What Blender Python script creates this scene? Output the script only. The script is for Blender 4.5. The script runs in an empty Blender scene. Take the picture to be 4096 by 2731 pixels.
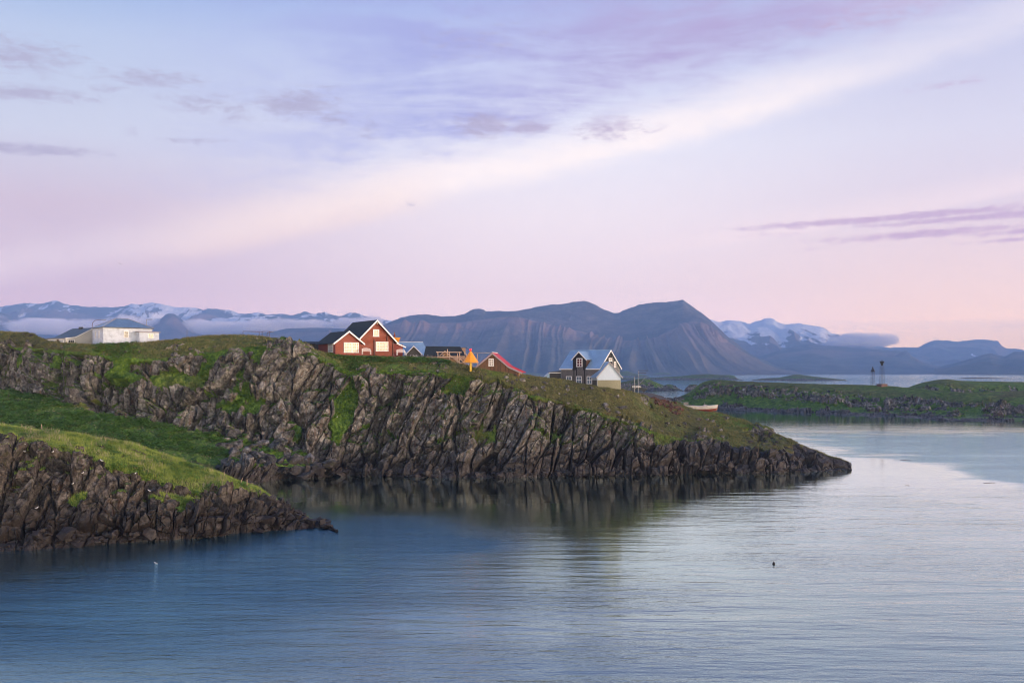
import bpy, bmesh, math, random
import numpy as np
from mathutils import Vector, Matrix
random.seed(7); np.random.seed(7)
rad = math.radians
SC = bpy.context.scene
COL = SC.collection

# ------------------------------------------------------------------ camera, sky, sun, exposure
CAM_H, HZ, FPX = 24.0, 371.0, 1000.0
cd = bpy.data.cameras.new('camera'); cam = bpy.data.objects.new('camera', cd); COL.objects.link(cam)
cam.location = (0, 0, CAM_H); cam.rotation_euler = (rad(90), 0, 0)
cd.sensor_width = 36.0; cd.lens = 36.0 * FPX / 1024.0
cd.shift_y = (HZ - 341.0) / 1024.0
cd.clip_start = 0.5; cd.clip_end = 120000.0
SC.camera = cam
SC.view_settings.view_transform = 'Standard'; SC.view_settings.look = 'None'
SC.view_settings.exposure = 0.25; SC.view_settings.gamma = 1.0; SC.view_settings.use_curve_mapping = False
SC.cycles.use_denoising = True; SC.cycles.filter_width = 1.1
SC.cycles.max_bounces = 7; SC.cycles.diffuse_bounces = 2; SC.cycles.glossy_bounces = 3
SC.cycles.transmission_bounces = 3; SC.cycles.volume_bounces = 4; SC.cycles.transparent_max_bounces = 12
SC.cycles.volume_max_steps = 64
SC.cycles.caustics_reflective = False; SC.cycles.caustics_refractive = False

SUN_AZ, SUN_EL = 112.0, 6.0          # degrees clockwise from the view direction, degrees above the horizon
sd = bpy.data.lights.new('sun', 'SUN'); sun = bpy.data.objects.new('sun', sd); COL.objects.link(sun)
sd.energy = 3.1; sd.angle = rad(1.5); sd.color = (1.0, 0.70, 0.54)
sv = Vector((math.sin(rad(SUN_AZ)) * math.cos(rad(SUN_EL)), math.cos(rad(SUN_AZ)) * math.cos(rad(SUN_EL)), math.sin(rad(SUN_EL))))
sun.rotation_euler = sv.to_track_quat('Z', 'Y').to_euler()

class NT:
    """small helper for wiring shader nodes"""
    def __init__(s, tree): s.t = tree; s.n = tree.nodes; s.l = tree.links
    def new(s, ty, **kw):
        n = s.n.new(ty)
        for k, v in kw.items(): setattr(n, k, v)
        return n
    def put(s, sock, v):
        if isinstance(v, bpy.types.NodeSocket): s.l.new(v, sock)
        elif isinstance(v, (tuple, list)) and len(v) == 3 and sock.type == 'RGBA': sock.default_value = (*v, 1)
        else: sock.default_value = v
    def m(s, op, a, b=0.0, c=0.0, clamp=False):
        n = s.new('ShaderNodeMath', operation=op); n.use_clamp = clamp
        s.put(n.inputs[0], a); s.put(n.inputs[1], b); s.put(n.inputs[2], c); return n.outputs[0]
    def mix(s, f, a, b, mode='MIX'):
        n = s.new('ShaderNodeMix', data_type='RGBA', blend_type=mode)
        s.put(n.inputs[0], f); s.put(n.inputs[6], a); s.put(n.inputs[7], b); return n.outputs[2]
    def fmix(s, f, a, b):
        n = s.new('ShaderNodeMix', data_type='FLOAT'); s.put(n.inputs[0], f); s.put(n.inputs[2], a); s.put(n.inputs[3], b); return n.outputs[0]
    def ss(s, x, e0, e1, o0=0.0, o1=1.0):
        n = s.new('ShaderNodeMapRange', interpolation_type='SMOOTHSTEP')
        s.put(n.inputs[0], x); s.put(n.inputs[1], e0); s.put(n.inputs[2], e1); s.put(n.inputs[3], o0); s.put(n.inputs[4], o1); return n.outputs[0]
    def ramp(s, x, stops):
        n = s.new('ShaderNodeValToRGB'); e = n.color_ramp.elements
        while len(e) < len(stops): e.new(0.5)
        for k, (p, c) in enumerate(stops): e[k].position = p; e[k].color = (*c, 1)
        s.put(n.inputs[0], x); return n.outputs[0]
    def noise(s, vec, scale, detail=4, rough=0.5, dist=0.0, dim='3D', out=0):
        n = s.new('ShaderNodeTexNoise', noise_dimensions=dim); s.l.new(vec, n.inputs['Vector'])
        n.inputs['Scale'].default_value = scale; n.inputs['Detail'].default_value = detail
        n.inputs['Roughness'].default_value = rough; n.inputs['Distortion'].default_value = dist; return n.outputs[out]
    def mapv(s, vec, scale=(1, 1, 1), loc=(0, 0, 0), rot=(0, 0, 0)):
        n = s.new('ShaderNodeMapping'); s.l.new(vec, n.inputs[0]); n.inputs[1].default_value = loc
        n.inputs[2].default_value = rot; n.inputs[3].default_value = scale; return n.outputs[0]
    def comb(s, x, y, z):
        n = s.new('ShaderNodeCombineXYZ'); s.put(n.inputs[0], x); s.put(n.inputs[1], y); s.put(n.inputs[2], z); return n.outputs[0]

def srgb(r, g, b):
    f = lambda c: (c / 255 / 12.92) if c / 255 <= 0.04045 else ((c / 255 + 0.055) / 1.055) ** 2.4
    return (f(r), f(g), f(b))

AIR_D = 6.2e-5; AIR_C = (0.36, 0.60, 1.0); AIR_I = 0.42     # density and colour of the haze, and the light it scatters back
# ---- world: low sun Nishita sky, evening tint and thin clouds
W = bpy.data.worlds.new('World'); SC.world = W; W.use_nodes = True
w = NT(W.node_tree); w.n.clear()
tc = w.new('ShaderNodeTexCoord'); sep = w.new('ShaderNodeSeparateXYZ'); w.l.new(tc.outputs['Generated'], sep.inputs[0])
dx, dy, dz = sep.outputs
az = w.m('MULTIPLY', w.m('ARCTAN2', dx, dy), 180 / math.pi)         # degrees to the right of the view direction
el = w.m('MULTIPLY', w.m('ARCSINE', dz), 180 / math.pi)
def A_(px): return math.degrees(math.atan((px - 512) / 1000))
def E_(px, py): return math.degrees(math.atan((371 - py) / math.hypot(1000, px - 512)))
en = w.m('DIVIDE', el, 40.0, clamp=True)
e = lambda py: (max(0, E_(512, py))) / 40
left = w.ramp(en, [(0, srgb(218, 194, 208)), (e(290), srgb(204, 186, 206)), (e(215), srgb(206, 190, 208)), (e(150), srgb(202, 206, 226)), (e(60), srgb(184, 198, 228)), (e(0), srgb(150, 178, 226)), (0.75, srgb(110, 146, 208)), (1, srgb(92, 130, 200))])
mid = w.ramp(en, [(0, srgb(246, 218, 222)), (e(290), srgb(232, 214, 222)), (e(220), srgb(238, 226, 234)), (e(150), srgb(232, 230, 243)), (e(60), srgb(206, 214, 242)), (e(0), srgb(168, 184, 232)), (0.75, srgb(124, 154, 214)), (1, srgb(98, 134, 202))])
right = w.ramp(en, [(0, srgb(252, 216, 196)), (e(300), srgb(240, 212, 208)), (e(225), srgb(224, 208, 220)), (e(150), srgb(216, 212, 230)), (e(60), srgb(196, 198, 228)), (e(0), srgb(186, 190, 226)), (0.75, srgb(134, 156, 212)), (1, srgb(98, 134, 202))])
base = w.mix(w.ss(az, -27, 2), left, mid)
base = w.mix(w.ss(az, 4, 27), base, right)
# wispy texture coordinates on the sky
wp = w.comb(az, el, 0.0)
n1 = w.noise(w.mapv(wp, (0.075, 0.55, 1), (3.1, 1.7, 0), (0, 0, rad(10))), 1.0, 6, 0.62, 0.7)
n2 = w.noise(w.mapv(wp, (0.40, 1.15, 1), (7.1, 4.7, 0)), 1.0, 6, 0.62, 0.3)
n3 = w.noise(w.mapv(wp, (0.05, 0.16, 1), (1.3, 9.2, 0), (0, 0, rad(12))), 1.0, 3, 0.5)
# bright cream band rising to the right and the violet sheet above it
s_el = w.m('ADD', el, w.m('MULTIPLY', az, -0.225))                  # 'height' above the slanted line
h = w.m('SUBTRACT', s_el, 10.55)
h = w.m('ADD', h, w.m('MULTIPLY', w.m('SUBTRACT', n3, 0.5), 1.2))
band = w.m('MULTIPLY', w.ss(w.m('ADD', h, w.m('MULTIPLY', w.m('SUBTRACT', n2, 0.5), 0.9)), -0.6, 0.9), w.ss(w.m('ADD', h, w.m('MULTIPLY', w.m('SUBTRACT', n1, 0.5), 2.2)), 0.6, 3.3, 1.0, 0.0))
band = w.m('MULTIPLY', band, w.ss(n2, 0.30, 0.62, 0.80, 1.0))
band = w.m('MULTIPLY', band, w.ss(az, -20, -2, 0.25, 1.0))
band = w.m('MULTIPLY', band, w.ss(az, 11, 24, 1.0, 0.38))
sky = w.mix(w.m('MULTIPLY', band, 0.84, clamp=True), base, (1.04, 0.92, 0.90))
tail = w.m('MULTIPLY', w.m('MULTIPLY', w.ss(h, -0.9, 0.2), w.ss(h, 0.4, 3.0, 1.0, 0.0)), w.m('MULTIPLY', w.ss(az, -24, -14), w.ss(az, -8, -2, 1.0, 0.0)))
sky = w.mix(w.m('MULTIPLY', tail, 0.5), sky, srgb(246, 222, 216))
h2 = w.m('ADD', w.m('SUBTRACT', s_el, 13.1), w.m('MULTIPLY', w.m('SUBTRACT', n2, 0.5), 3.2))
sheet = w.m('MULTIPLY', w.ss(h2, -0.9, 2.2), w.ss(el, 20, 30, 1.0, 0.35))
sheet = w.m('MULTIPLY', sheet, w.ss(az, -24, -2, 0.0, 1.0))
tex = w.ss(w.m('ADD', w.m('MULTIPLY', n1, 0.75), w.m('MULTIPLY', n2, 0.3)), 0.38, 0.66)
sheet = w.m('MULTIPLY', sheet, w.fmix(tex, 0.30, 1.0))
violet = w.mix(w.ss(az, -8, 12), srgb(164, 170, 224), srgb(178, 165, 210))
violet = w.mix(w.ss(az, 14, 26), violet, srgb(202, 182, 214))
sky = w.mix(sheet, sky, violet)
# second faint pink streak low on the right
h3 = w.m('ADD', w.m('ADD', el, w.m('MULTIPLY', az, -0.13)), w.m('MULTIPLY', n1, 0.6))
st = w.m('MULTIPLY', w.ss(h3, 5.6, 6.0), w.ss(h3, 6.0, 7.6, 1.0, 0.0))
sky = w.mix(w.m('MULTIPLY', w.m('MULTIPLY', st, w.ss(az, 2, 14)), 0.45), sky, srgb(246, 226, 230))
# small separate grey-mauve clouds (centre px, centre py, half width, half height in pixels of the view, strength)
BL = [(10, 54, 62, 13, .75), (150, 78, 50, 7, .7), (30, 93, 60, 6, .8), (110, 88, 30, 4, .5), (30, 149, 62, 4.0, .95), (192, 140, 34, 2.5, .7), (133, 133, 9, 6, .5),
      (200, 103, 38, 10, .6), (235, 112, 18, 11, .6), (296, 104, 42, 11, .85), (335, 118, 18, 7, .6), (368, 130, 15, 10, .5), (330, 88, 26, 4, .4), (484, 125, 28, 10, .95), (530, 127, 25, 6, .9),
      (608, 128, 30, 10, .75), (655, 129, 20, 5, .4), (412, 204, 10, 5, .5), (425, 152, 8, 4, .4), (950, 84, 40, 4, .5),
      (900, 217, 150, 3.2, .95), (1010, 214, 120, 2.8, 1.), (930, 233, 105, 3.4, .85), (765, 235, 40, 3.0, .5), (1040, 229, 60, 2.6, .9), (1030, 238, 50, 1.8, .8), (810, 249, 26, 2, .4), (480, 40, 90, 20, .35), (860, 20, 90, 10, .5)]
acc = None
for (bx, by, bw, bh, bs) in BL:
    ca, ce = A_(bx), E_(bx, by); wa = bw / 1000 * 57.3 * 1.25; we = bh / 1000 * 57.3 * 1.5
    q = w.m('ADD', w.m('POWER', w.m('DIVIDE', w.m('SUBTRACT', az, ca), wa), 2.0), w.m('POWER', w.m('DIVIDE', w.m('SUBTRACT', w.m('SUBTRACT', el, w.m('MULTIPLY', w.m('SUBTRACT', az, ca), 0.03)), ce), we), 2.0))
    b = w.m('MULTIPLY', w.m('EXPONENT', w.m('MULTIPLY', q, -1.2)), bs)
    acc = b if acc is None else w.m('MAXIMUM', acc, b)
n4 = w.noise(w.mapv(wp, (1.1, 3.4, 1), (2.2, 4.1, 0)), 1.0, 5, 0.65, 0.4)
pf = w.ss(w.m('ADD', acc, w.m('MULTIPLY', w.m('SUBTRACT', n4, 0.5), 1.5)), 0.22, 0.95)
pf = w.m('MULTIPLY', pf, w.ss(acc, 0.03, 0.25))
sky = w.mix(w.m('MULTIPLY', pf, 0.78), sky, w.mix(w.ss(az, -10, 22), srgb(172, 166, 196), srgb(190, 162, 198)))
# around to the side and behind: warm clear glow near the sun, soft blue elsewhere
glow = w.m('MULTIPLY', w.ss(az, 34, 85), w.ss(az, 140, 179, 1.0, 0.6))
glow = w.m('MAXIMUM', glow, w.m('MULTIPLY', w.ss(az, -110, -179), 0.6))
glow = w.m('MULTIPLY', glow, w.ss(el, 2, 38, 1.0, 0.0))
sky = w.mix(w.m('MULTIPLY', glow, 0.9), sky, (2.15, 1.80, 1.48))
nish = w.new('ShaderNodeTexSky', sky_type='NISHITA'); nish.sun_disc = False
nish.sun_elevation = rad(SUN_EL); nish.sun_rotation = rad(SUN_AZ); nish.altitude = 20
nsk = w.mix(1.0, nish.outputs[0], (0.06, 0.06, 0.06), 'MULTIPLY')
sky = w.mix(0.06, sky, nsk)
HAZE_LIFT = 1.0
# what lies beyond the air of the scene: the colours above are as seen through it
el0 = w.m('MAXIMUM', el, 2.6); path = w.m('MINIMUM', w.m('DIVIDE', 1306.0, w.m('SINE', w.m('MULTIPLY', el0, math.pi / 180))), 27000.0)
T = w.m('EXPONENT', w.m('MULTIPLY', path, -AIR_D)); iT = w.m('SUBTRACT', 1.0, T)
EXPO = 2 ** SC.view_settings.exposure; sep2 = w.new('ShaderNodeSeparateColor'); w.l.new(sky, sep2.inputs[0]); ch = []
for k in range(3):
    v = w.m('SUBTRACT', w.m('DIVIDE', sep2.outputs[k], EXPO), w.m('MULTIPLY', iT, AIR_C[k] * AIR_I)); ch.append(w.m('MAXIMUM', w.m('DIVIDE', v, T), 0.02))
sky = w.comb(*ch)
bg = w.new('ShaderNodeBackground'); w.l.new(sky, bg.inputs[0]); bg.inputs[1].default_value = HAZE_LIFT
wo = w.new('ShaderNodeOutputWorld'); w.l.new(bg.outputs[0], wo.inputs[0])

def P(px, py, D): return Vector(((px - 512) / FPX * D, D, CAM_H - (py - HZ) / FPX * D))

# ------------------------------------------------------------------ small modelling helpers
def tag(o, label=None, cat=None, group=None, kind=None):
    if label: o['label'] = label
    if cat: o['category'] = cat
    if group: o['group'] = group
    if kind: o['kind'] = kind
    return o
def link(name, me, mat=None, parent=None):
    o = bpy.data.objects.new(name, me); COL.objects.link(o)
    if mat is not None:
        for m_ in (mat if isinstance(mat, (list, tuple)) else [mat]):
            if me.materials.find(m_.name) < 0: me.materials.append(m_)
    if parent: o.parent = parent
    return o
def empty(name, loc, rz=0.0):
    o = bpy.data.objects.new(name, None); COL.objects.link(o); o.location = loc; o.rotation_euler = (0, 0, rz); o.empty_display_size = 1; return o
class MB:
    def __init__(s): s.v = []; s.f = []; s.mi = []; s.cur = 0
    def add(s, vs, fs):
        b = len(s.v); s.v += [tuple(p) for p in vs]; s.f += [tuple(b + i for i in f) for f in fs]; s.mi += [s.cur] * len(fs); return s
    def box(s, x0, x1, y0, y1, z0, z1):
        return s.add([(x0, y0, z0), (x1, y0, z0), (x1, y1, z0), (x0, y1, z0), (x0, y0, z1), (x1, y0, z1), (x1, y1, z1), (x0, y1, z1)],
                     [(0, 3, 2, 1), (4, 5, 6, 7), (0, 1, 5, 4), (1, 2, 6, 5), (2, 3, 7, 6), (3, 0, 4, 7)])
    def pxz(s, poly, y0, y1):                      # polygon in x,z (counter-clockwise seen from -y) pushed back along y
        n = len(poly)
        return s.add([(x, y0, z) for x, z in poly] + [(x, y1, z) for x, z in poly],
                     [tuple(range(n)), tuple(range(2 * n - 1, n - 1, -1))] + [(i, i + n, (i + 1) % n + n, (i + 1) % n) for i in range(n)])
    def pyz(s, poly, x0, x1):                      # polygon in y,z extruded along x
        n = len(poly)
        return s.add([(x0, y, z) for y, z in poly] + [(x1, y, z) for y, z in poly],
                     [tuple(range(n - 1, -1, -1)), tuple(range(n, 2 * n))] + [(i, (i + 1) % n, (i + 1) % n + n, i + n) for i in range(n)])
    def bar(s, a, b, r, r2=None, n=6):
        a, b = Vector(a), Vector(b); d = (b - a)
        if d.length < 1e-6: return s
        q = d.to_track_quat('Z', 'Y').to_matrix(); r2 = r if r2 is None else r2
        ring = [q @ Vector((math.cos(2 * math.pi * i / n + .4), math.sin(2 * math.pi * i / n + .4), 0)) for i in range(n)]
        return s.add([a + p * r for p in ring] + [b + p * r2 for p in ring],
                     [tuple(range(n - 1, -1, -1)), tuple(range(n, 2 * n))] + [(i, (i + 1) % n, (i + 1) % n + n, i + n) for i in range(n)])
    def lathe(s, prof, c=(0, 0, 0), n=12):
        vs = [(c[0] + r * math.cos(2 * math.pi * i / n), c[1] + r * math.sin(2 * math.pi * i / n), c[2] + z) for r, z in prof for i in range(n)]
        fs = [(k * n + i, k * n + (i + 1) % n, (k + 1) * n + (i + 1) % n, (k + 1) * n + i) for k in range(len(prof) - 1) for i in range(n)]
        fs += [tuple(range(n - 1, -1, -1)), tuple(range((len(prof) - 1) * n, len(prof) * n))]
        return s.add(vs, fs)
    def mesh(s, name):
        me = bpy.data.meshes.new(name); me.from_pydata(s.v, [], s.f)
        me.polygons.foreach_set('material_index', s.mi)
        me.update(); bm = bmesh.new(); bm.from_mesh(me); bmesh.ops.recalc_face_normals(bm, faces=bm.faces); bm.to_mesh(me); bm.free(); return me
    def build(s, name, mat, parent=None): 
        me = s.mesh(name)
        if isinstance(mat, (list, tuple)):
            for m_ in mat: me.materials.append(m_)
            return link(name, me, None, parent)
        return link(name, me, mat, parent)

# ------------------------------------------------------------------ materials
def mat(name, fn):
    m_ = bpy.data.materials.new(name); m_.use_nodes = True; t = NT(m_.node_tree); t.n.clear()
    out = t.new('ShaderNodeOutputMaterial'); bs = t.new('ShaderNodeBsdfPrincipled'); t.l.new(bs.outputs[0], out.inputs[0])
    fn(t, bs, out); return m_
def gpos(t): return t.new('ShaderNodeNewGeometry').outputs['Position']
def attr(t, name): return t.new('ShaderNodeAttribute', attribute_name=name).outputs['Fac']
def bump(t, hsock, strength, dist, bs):
    b = t.new('ShaderNodeBump'); b.inputs['Strength'].default_value = strength; b.inputs['Distance'].default_value = dist
    t.l.new(hsock, b.inputs['Height']); t.l.new(b.outputs[0], bs.inputs['Normal']); return b
def paint(name, col, rough=0.55, wear=0.12, scale=3.0, stretch=(1, 1, 1), metal=0.0, spec=0.5):
    def fn(t, bs, out):
        tcn = t.new('ShaderNodeTexCoord').outputs['Object']
        n = t.noise(t.mapv(tcn, stretch), scale, 5, 0.65)
        n2 = t.noise(t.mapv(tcn, stretch), scale * 7, 3, 0.6)
        f = t.m('ADD', t.m('MULTIPLY', n, 0.6), t.m('MULTIPLY', n2, 0.4))
        lo = tuple(c * (1 - wear * 2.2) for c in col); hi = tuple(min(1, c * (1 + wear * 1.4)) for c in col)
        t.put(bs.inputs['Base Color'], t.mix(t.ss(f, 0.3, 0.7), lo, hi))
        bs.inputs['Roughness'].default_value = rough; bs.inputs['Metallic'].default_value = metal
        bs.inputs['Specular IOR Level'].default_value = spec
        bump(t, n2, 0.15, 0.02, bs)
    return mat(name, fn)

def ground_fn(kind):
    """rock and turf in one material: the attribute 'turf' tells where turf lies, 'lush' how green, 'tint' varies block by block"""
    def fn(t, bs, out):
        p = gpos(t); turf = attr(t, 'turf'); lush = attr(t, 'lush'); tint = attr(t, 'tint')
        sp = t.new('ShaderNodeSeparateXYZ'); t.l.new(p, sp.inputs[0]); z = sp.outputs[2]
        k = {'far': 0.35, 'main': 1.0, 'near': 1.5}[kind]
        # rock
        a = t.noise(p, 0.55 * k, 6, 0.62); b = t.noise(p, 1.5 * k, 6, 0.75); c = t.noise(t.mapv(p, (1, 1, 0.25), (0, 0, 0), (0, rad(-14), 0)), 1.5 * k, 5, 0.6)
        r = t.ramp(t.m('ADD', t.m('MULTIPLY', b, 0.55), t.m('MULTIPLY', a, 0.45)), [(0.40, (0.012, 0.012, 0.012)), (0.46, (0.046, 0.046, 0.047)), (0.53, (0.110, 0.112, 0.113)), (0.61, (0.26, 0.265, 0.26))])
        r = t.mix(t.ss(tint, 0.0, 1.0), t.mix(1.0, r, (0.55, 0.52, 0.52), 'MULTIPLY'), t.mix(1.0, r, (1.95, 1.90, 1.82), 'MULTIPLY'))
        r = t.mix(t.m('MULTIPLY', t.ss(c, 0.50, 0.72), t.ss(tint, 0.35, 0.9)), r, (0.15, 0.085, 0.05))      # rusty weathering
        lich = t.m('MULTIPLY', t.ss(t.noise(p, 2.0 * k, 6, 0.8), 0.53, 0.60), t.ss(a, 0.40, 0.58))
        r = t.mix(t.m('MULTIPLY', lich, 0.6), r, (0.34, 0.34, 0.31))                                       # pale lichen
        yl = t.m('MULTIPLY', t.ss(t.noise(p, 3.1 * k, 4, 0.7), 0.66, 0.72), t.ss(t.noise(p, 0.33, 2), 0.5, 0.62))
        r = t.mix(t.m('MULTIPLY', yl, 0.6), r, (0.30, 0.24, 0.07))
        moss = t.m('MULTIPLY', t.ss(t.noise(p, 0.9 * k, 5, 0.7), 0.52, 0.66), 0.7)
        r = t.mix(moss, r, (0.085, 0.095, 0.035))
        wx_ = t.ss(sp.outputs[0], -30, 55, 8.0, 15.0) if kind == 'main' else (9.0 if kind == 'near' else 4.0)
        wet = t.ss(t.m('ADD', z, t.m('MULTIPLY', a, t.m('MULTIPLY', wx_, -1.0))), -2.2, 1.6, 1.0, 0.0)                            # tide-washed foot
        wet = t.m('MULTIPLY', wet, 0.72)
        r = t.mix(1.0, r, (0.86, 0.83, 0.79), 'MULTIPLY'); r = t.mix(wet, r, (0.022, 0.015, 0.012))
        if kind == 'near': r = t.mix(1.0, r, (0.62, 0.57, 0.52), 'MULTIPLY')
        # turf
        g0 = t.noise(p, 0.09 * k, 5, 0.6); g1 = t.noise(p, 0.8 * k, 6, 0.7); g2 = t.noise(p, 2.6 * k, 6, 0.8); g3 = t.noise(t.mapv(p, (1, 1, 2)), 0.8 * k, 5, 0.75)
        gf = t.m('ADD', t.m('MULTIPLY', g1, 0.45), t.m('MULTIPLY', g2, 0.55))
        dry = t.ramp(gf, [(0.38, (0.022, 0.026, 0.008)), (0.47, (0.060, 0.064, 0.016)), (0.54, (0.105, 0.100, 0.028)), (0.62, (0.19, 0.155, 0.062))])
        grn = t.ramp(gf, [(0.38, (0.014, 0.034, 0.004)), (0.47, (0.050, 0.108, 0.010)), (0.54, (0.100, 0.175, 0.018)), (0.63, (0.19, 0.25, 0.04))])
        g = t.mix(t.ss(t.m('ADD', lush, t.m('MULTIPLY', t.m('SUBTRACT', g0, 0.5), 1.4)), 0.15, 0.65), dry, grn)
        bare = t.m('MULTIPLY', t.m('MULTIPLY', t.ss(g3, 0.56, 0.62), t.ss(lush, 0.2, 0.6, 1.0, 0.15)), 0.8)
        g = t.mix(bare, g, (0.085, 0.048, 0.030))
        t.put(bs.inputs['Base Color'], t.mix(t.ss(t.m('ADD', turf, t.m('MULTIPLY', t.m('SUBTRACT', g2, 0.5), 0.7)), 0.42, 0.58), r, g))
        t.put(bs.inputs['Roughness'], t.fmix(wet, 0.9, 0.45)); bs.inputs['Specular IOR Level'].default_value = 0.3
        hh = t.m('ADD', t.m('MULTIPLY', b, 0.7), t.m('MULTIPLY', g2, 0.3))
        bump(t, hh, 0.9 if kind != 'far' else 0.5, 0.25 / k, bs)
    return fn
M = {}
M['ground'] = mat('basalt_and_turf', ground_fn('main'))
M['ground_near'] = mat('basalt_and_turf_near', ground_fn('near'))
M['ground_far'] = mat('basalt_and_turf_far', ground_fn('far'))

def mountain_fn(t, bs, out):
    p = gpos(t); snow = attr(t, 'snow'); green = attr(t, 'lush'); rock = attr(t, 'tint')
    n = t.noise(t.mapv(p, (1, 1, 2.5)), 0.004, 8, 0.7); n2 = t.noise(p, 0.02, 5, 0.7)
    f = t.m('ADD', t.m('MULTIPLY', n, 0.6), t.m('MULTIPLY', n2, 0.4))
    r = t.ramp(f, [(0.38, (0.040, 0.034, 0.048)), (0.5, (0.100, 0.078, 0.092)), (0.62, (0.19, 0.145, 0.145))])
    r = t.mix(t.m('MULTIPLY', rock, 0.55), r, (0.44, 0.26, 0.23))  # warm tint of cliffs and gullies, and the painted sunlight of the right flank
    r = t.mix(t.m('MULTIPLY', green, 0.6), r, (0.075, 0.115, 0.045))
    sf = t.ss(t.m('ADD', snow, t.m('MULTIPLY', t.m('SUBTRACT', n2, 0.5), 0.45)), 0.46, 0.54)
    t.put(bs.inputs['Base Color'], t.mix(sf, r, (0.88, 0.88, 0.9)))
    bs.inputs['Roughness'].default_value = 0.95; bs.inputs['Specular IOR Level'].default_value = 0.1
    n3 = t.noise(t.mapv(p, (1, 1, .6)), 0.055, 4, 0.7); bump(t, t.m('ADD', n2, t.m('MULTIPLY', n3, 0.5)), 1.0, 26.0, bs)
M['mountain'] = mat('mountain_rock_and_snow', mountain_fn)

def water_fn(t, bs, out):
    t.n.remove(bs)
    p = gpos(t); ruf = attr(t, 'ruffle'); dist = attr(t, 'far')
    a = t.noise(t.mapv(p, (0.30, 1.0, 1), (0, 0, 0), (0, 0, rad(7))), 1.0, 4, 0.6)
    b = t.noise(t.mapv(p, (0.75, 1.0, 1), (0, 0, 0), (0, 0, rad(-12))), 1.9, 4, 0.7)
    c = t.noise(t.mapv(p, (0.22, 1.0, 1), (0, 0, 0), (0, 0, rad(12))), 0.30, 3, 0.5)
    gust = t.ss(t.noise(t.mapv(p, (0.35, 1.0, 1)), 0.045, 4, 0.6), 0.35, 0.65)
    r2 = t.m('MULTIPLY', ruf, t.fmix(gust, 0.6, 1.0)); still = attr(t, 'still')
    hh = t.m('ADD', t.m('MULTIPLY', a, t.m('MULTIPLY', still, t.m('MULTIPLY', t.fmix(ruf, 0.075, 0.14), t.fmix(gust, 0.45, 1.25)))), t.m('MULTIPLY', b, t.fmix(r2, 0.005, 0.125)))
    hh = t.m('ADD', hh, t.m('MULTIPLY', c, t.m('MULTIPLY', still, 0.19)))
    bn = t.new('ShaderNodeBump'); bn.inputs['Strength'].default_value = 1.0; bn.inputs['Distance'].default_value = 1.0; t.l.new(hh, bn.inputs['Height'])
    fr = t.new('ShaderNodeFresnel'); fr.inputs[0].default_value = 1.9; t.l.new(bn.outputs[0], fr.inputs[1])
    fac = t.m('MULTIPLY', fr.outputs[0], 1.72, clamp=True)
    gl_ = t.new('ShaderNodeBsdfGlossy'); t.put(gl_.inputs['Color'], t.mix(ruf, (0.85, 1.0, 0.95), (0.50, 0.82, 0.97))); t.l.new(bn.outputs[0], gl_.inputs['Normal'])
    t.put(gl_.inputs['Roughness'], t.m('ADD', t.fmix(r2, 0.015, 0.07), t.m('MULTIPLY', dist, 0.08)))
    df = t.new('ShaderNodeBsdfDiffuse'); t.put(df.inputs['Color'], t.mix(ruf, (0.007, 0.022, 0.028), (0.010, 0.058, 0.100)))
    mx = t.new('ShaderNodeMixShader'); t.l.new(fac, mx.inputs[0]); t.l.new(df.outputs[0], mx.inputs[1]); t.l.new(gl_.outputs[0], mx.inputs[2]); t.l.new(mx.outputs[0], out.inputs[0])
M['water'] = mat('sea_water', water_fn)
# ------------------------------------------------------------------ noise for shaping the land
def _h(ix, iy, iz, seed):
    x = (ix.astype(np.int64) * 374761393 + iy.astype(np.int64) * 668265263 + iz.astype(np.int64) * 2147483647 + seed * 1274126177) & 0xFFFFFFFF
    x = ((x ^ (x >> 13)) * 1274126177) & 0xFFFFFFFF; x = ((x ^ (x >> 16)) * 2246822519) & 0xFFFFFFFF; x = x ^ (x >> 15)
    return (x & 0xFFFFFF).astype(np.float32) / 16777216.0
def vn(x, y, z, seed=0):
    xi, yi, zi = np.floor(x).astype(np.int32), np.floor(y).astype(np.int32), np.floor(z).astype(np.int32)
    fx, fy, fz = x - xi, y - yi, z - zi
    fx, fy, fz = fx * fx * (3 - 2 * fx), fy * fy * (3 - 2 * fy), fz * fz * (3 - 2 * fz)
    g = lambda a, b, c: _h(xi + a, yi + b, zi + c, seed)
    l = lambda a, b, f: a + (b - a) * f
    return l(l(l(g(0, 0, 0), g(1, 0, 0), fx), l(g(0, 1, 0), g(1, 1, 0), fx), fy), l(l(g(0, 0, 1), g(1, 0, 1), fx), l(g(0, 1, 1), g(1, 1, 1), fx), fy), fz)
def fbm(x, y, z, octv=4, seed=0, gain=0.5):
    s = 0; a = 1; t = 0
    for k in range(octv):
        s = s + a * vn(x, y, z, seed + k * 17); t += a; a *= gain; x, y, z = x * 2.03 + 5.1, y * 2.03 + 1.7, z * 2.03 + 9.2
    return s / t
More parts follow.
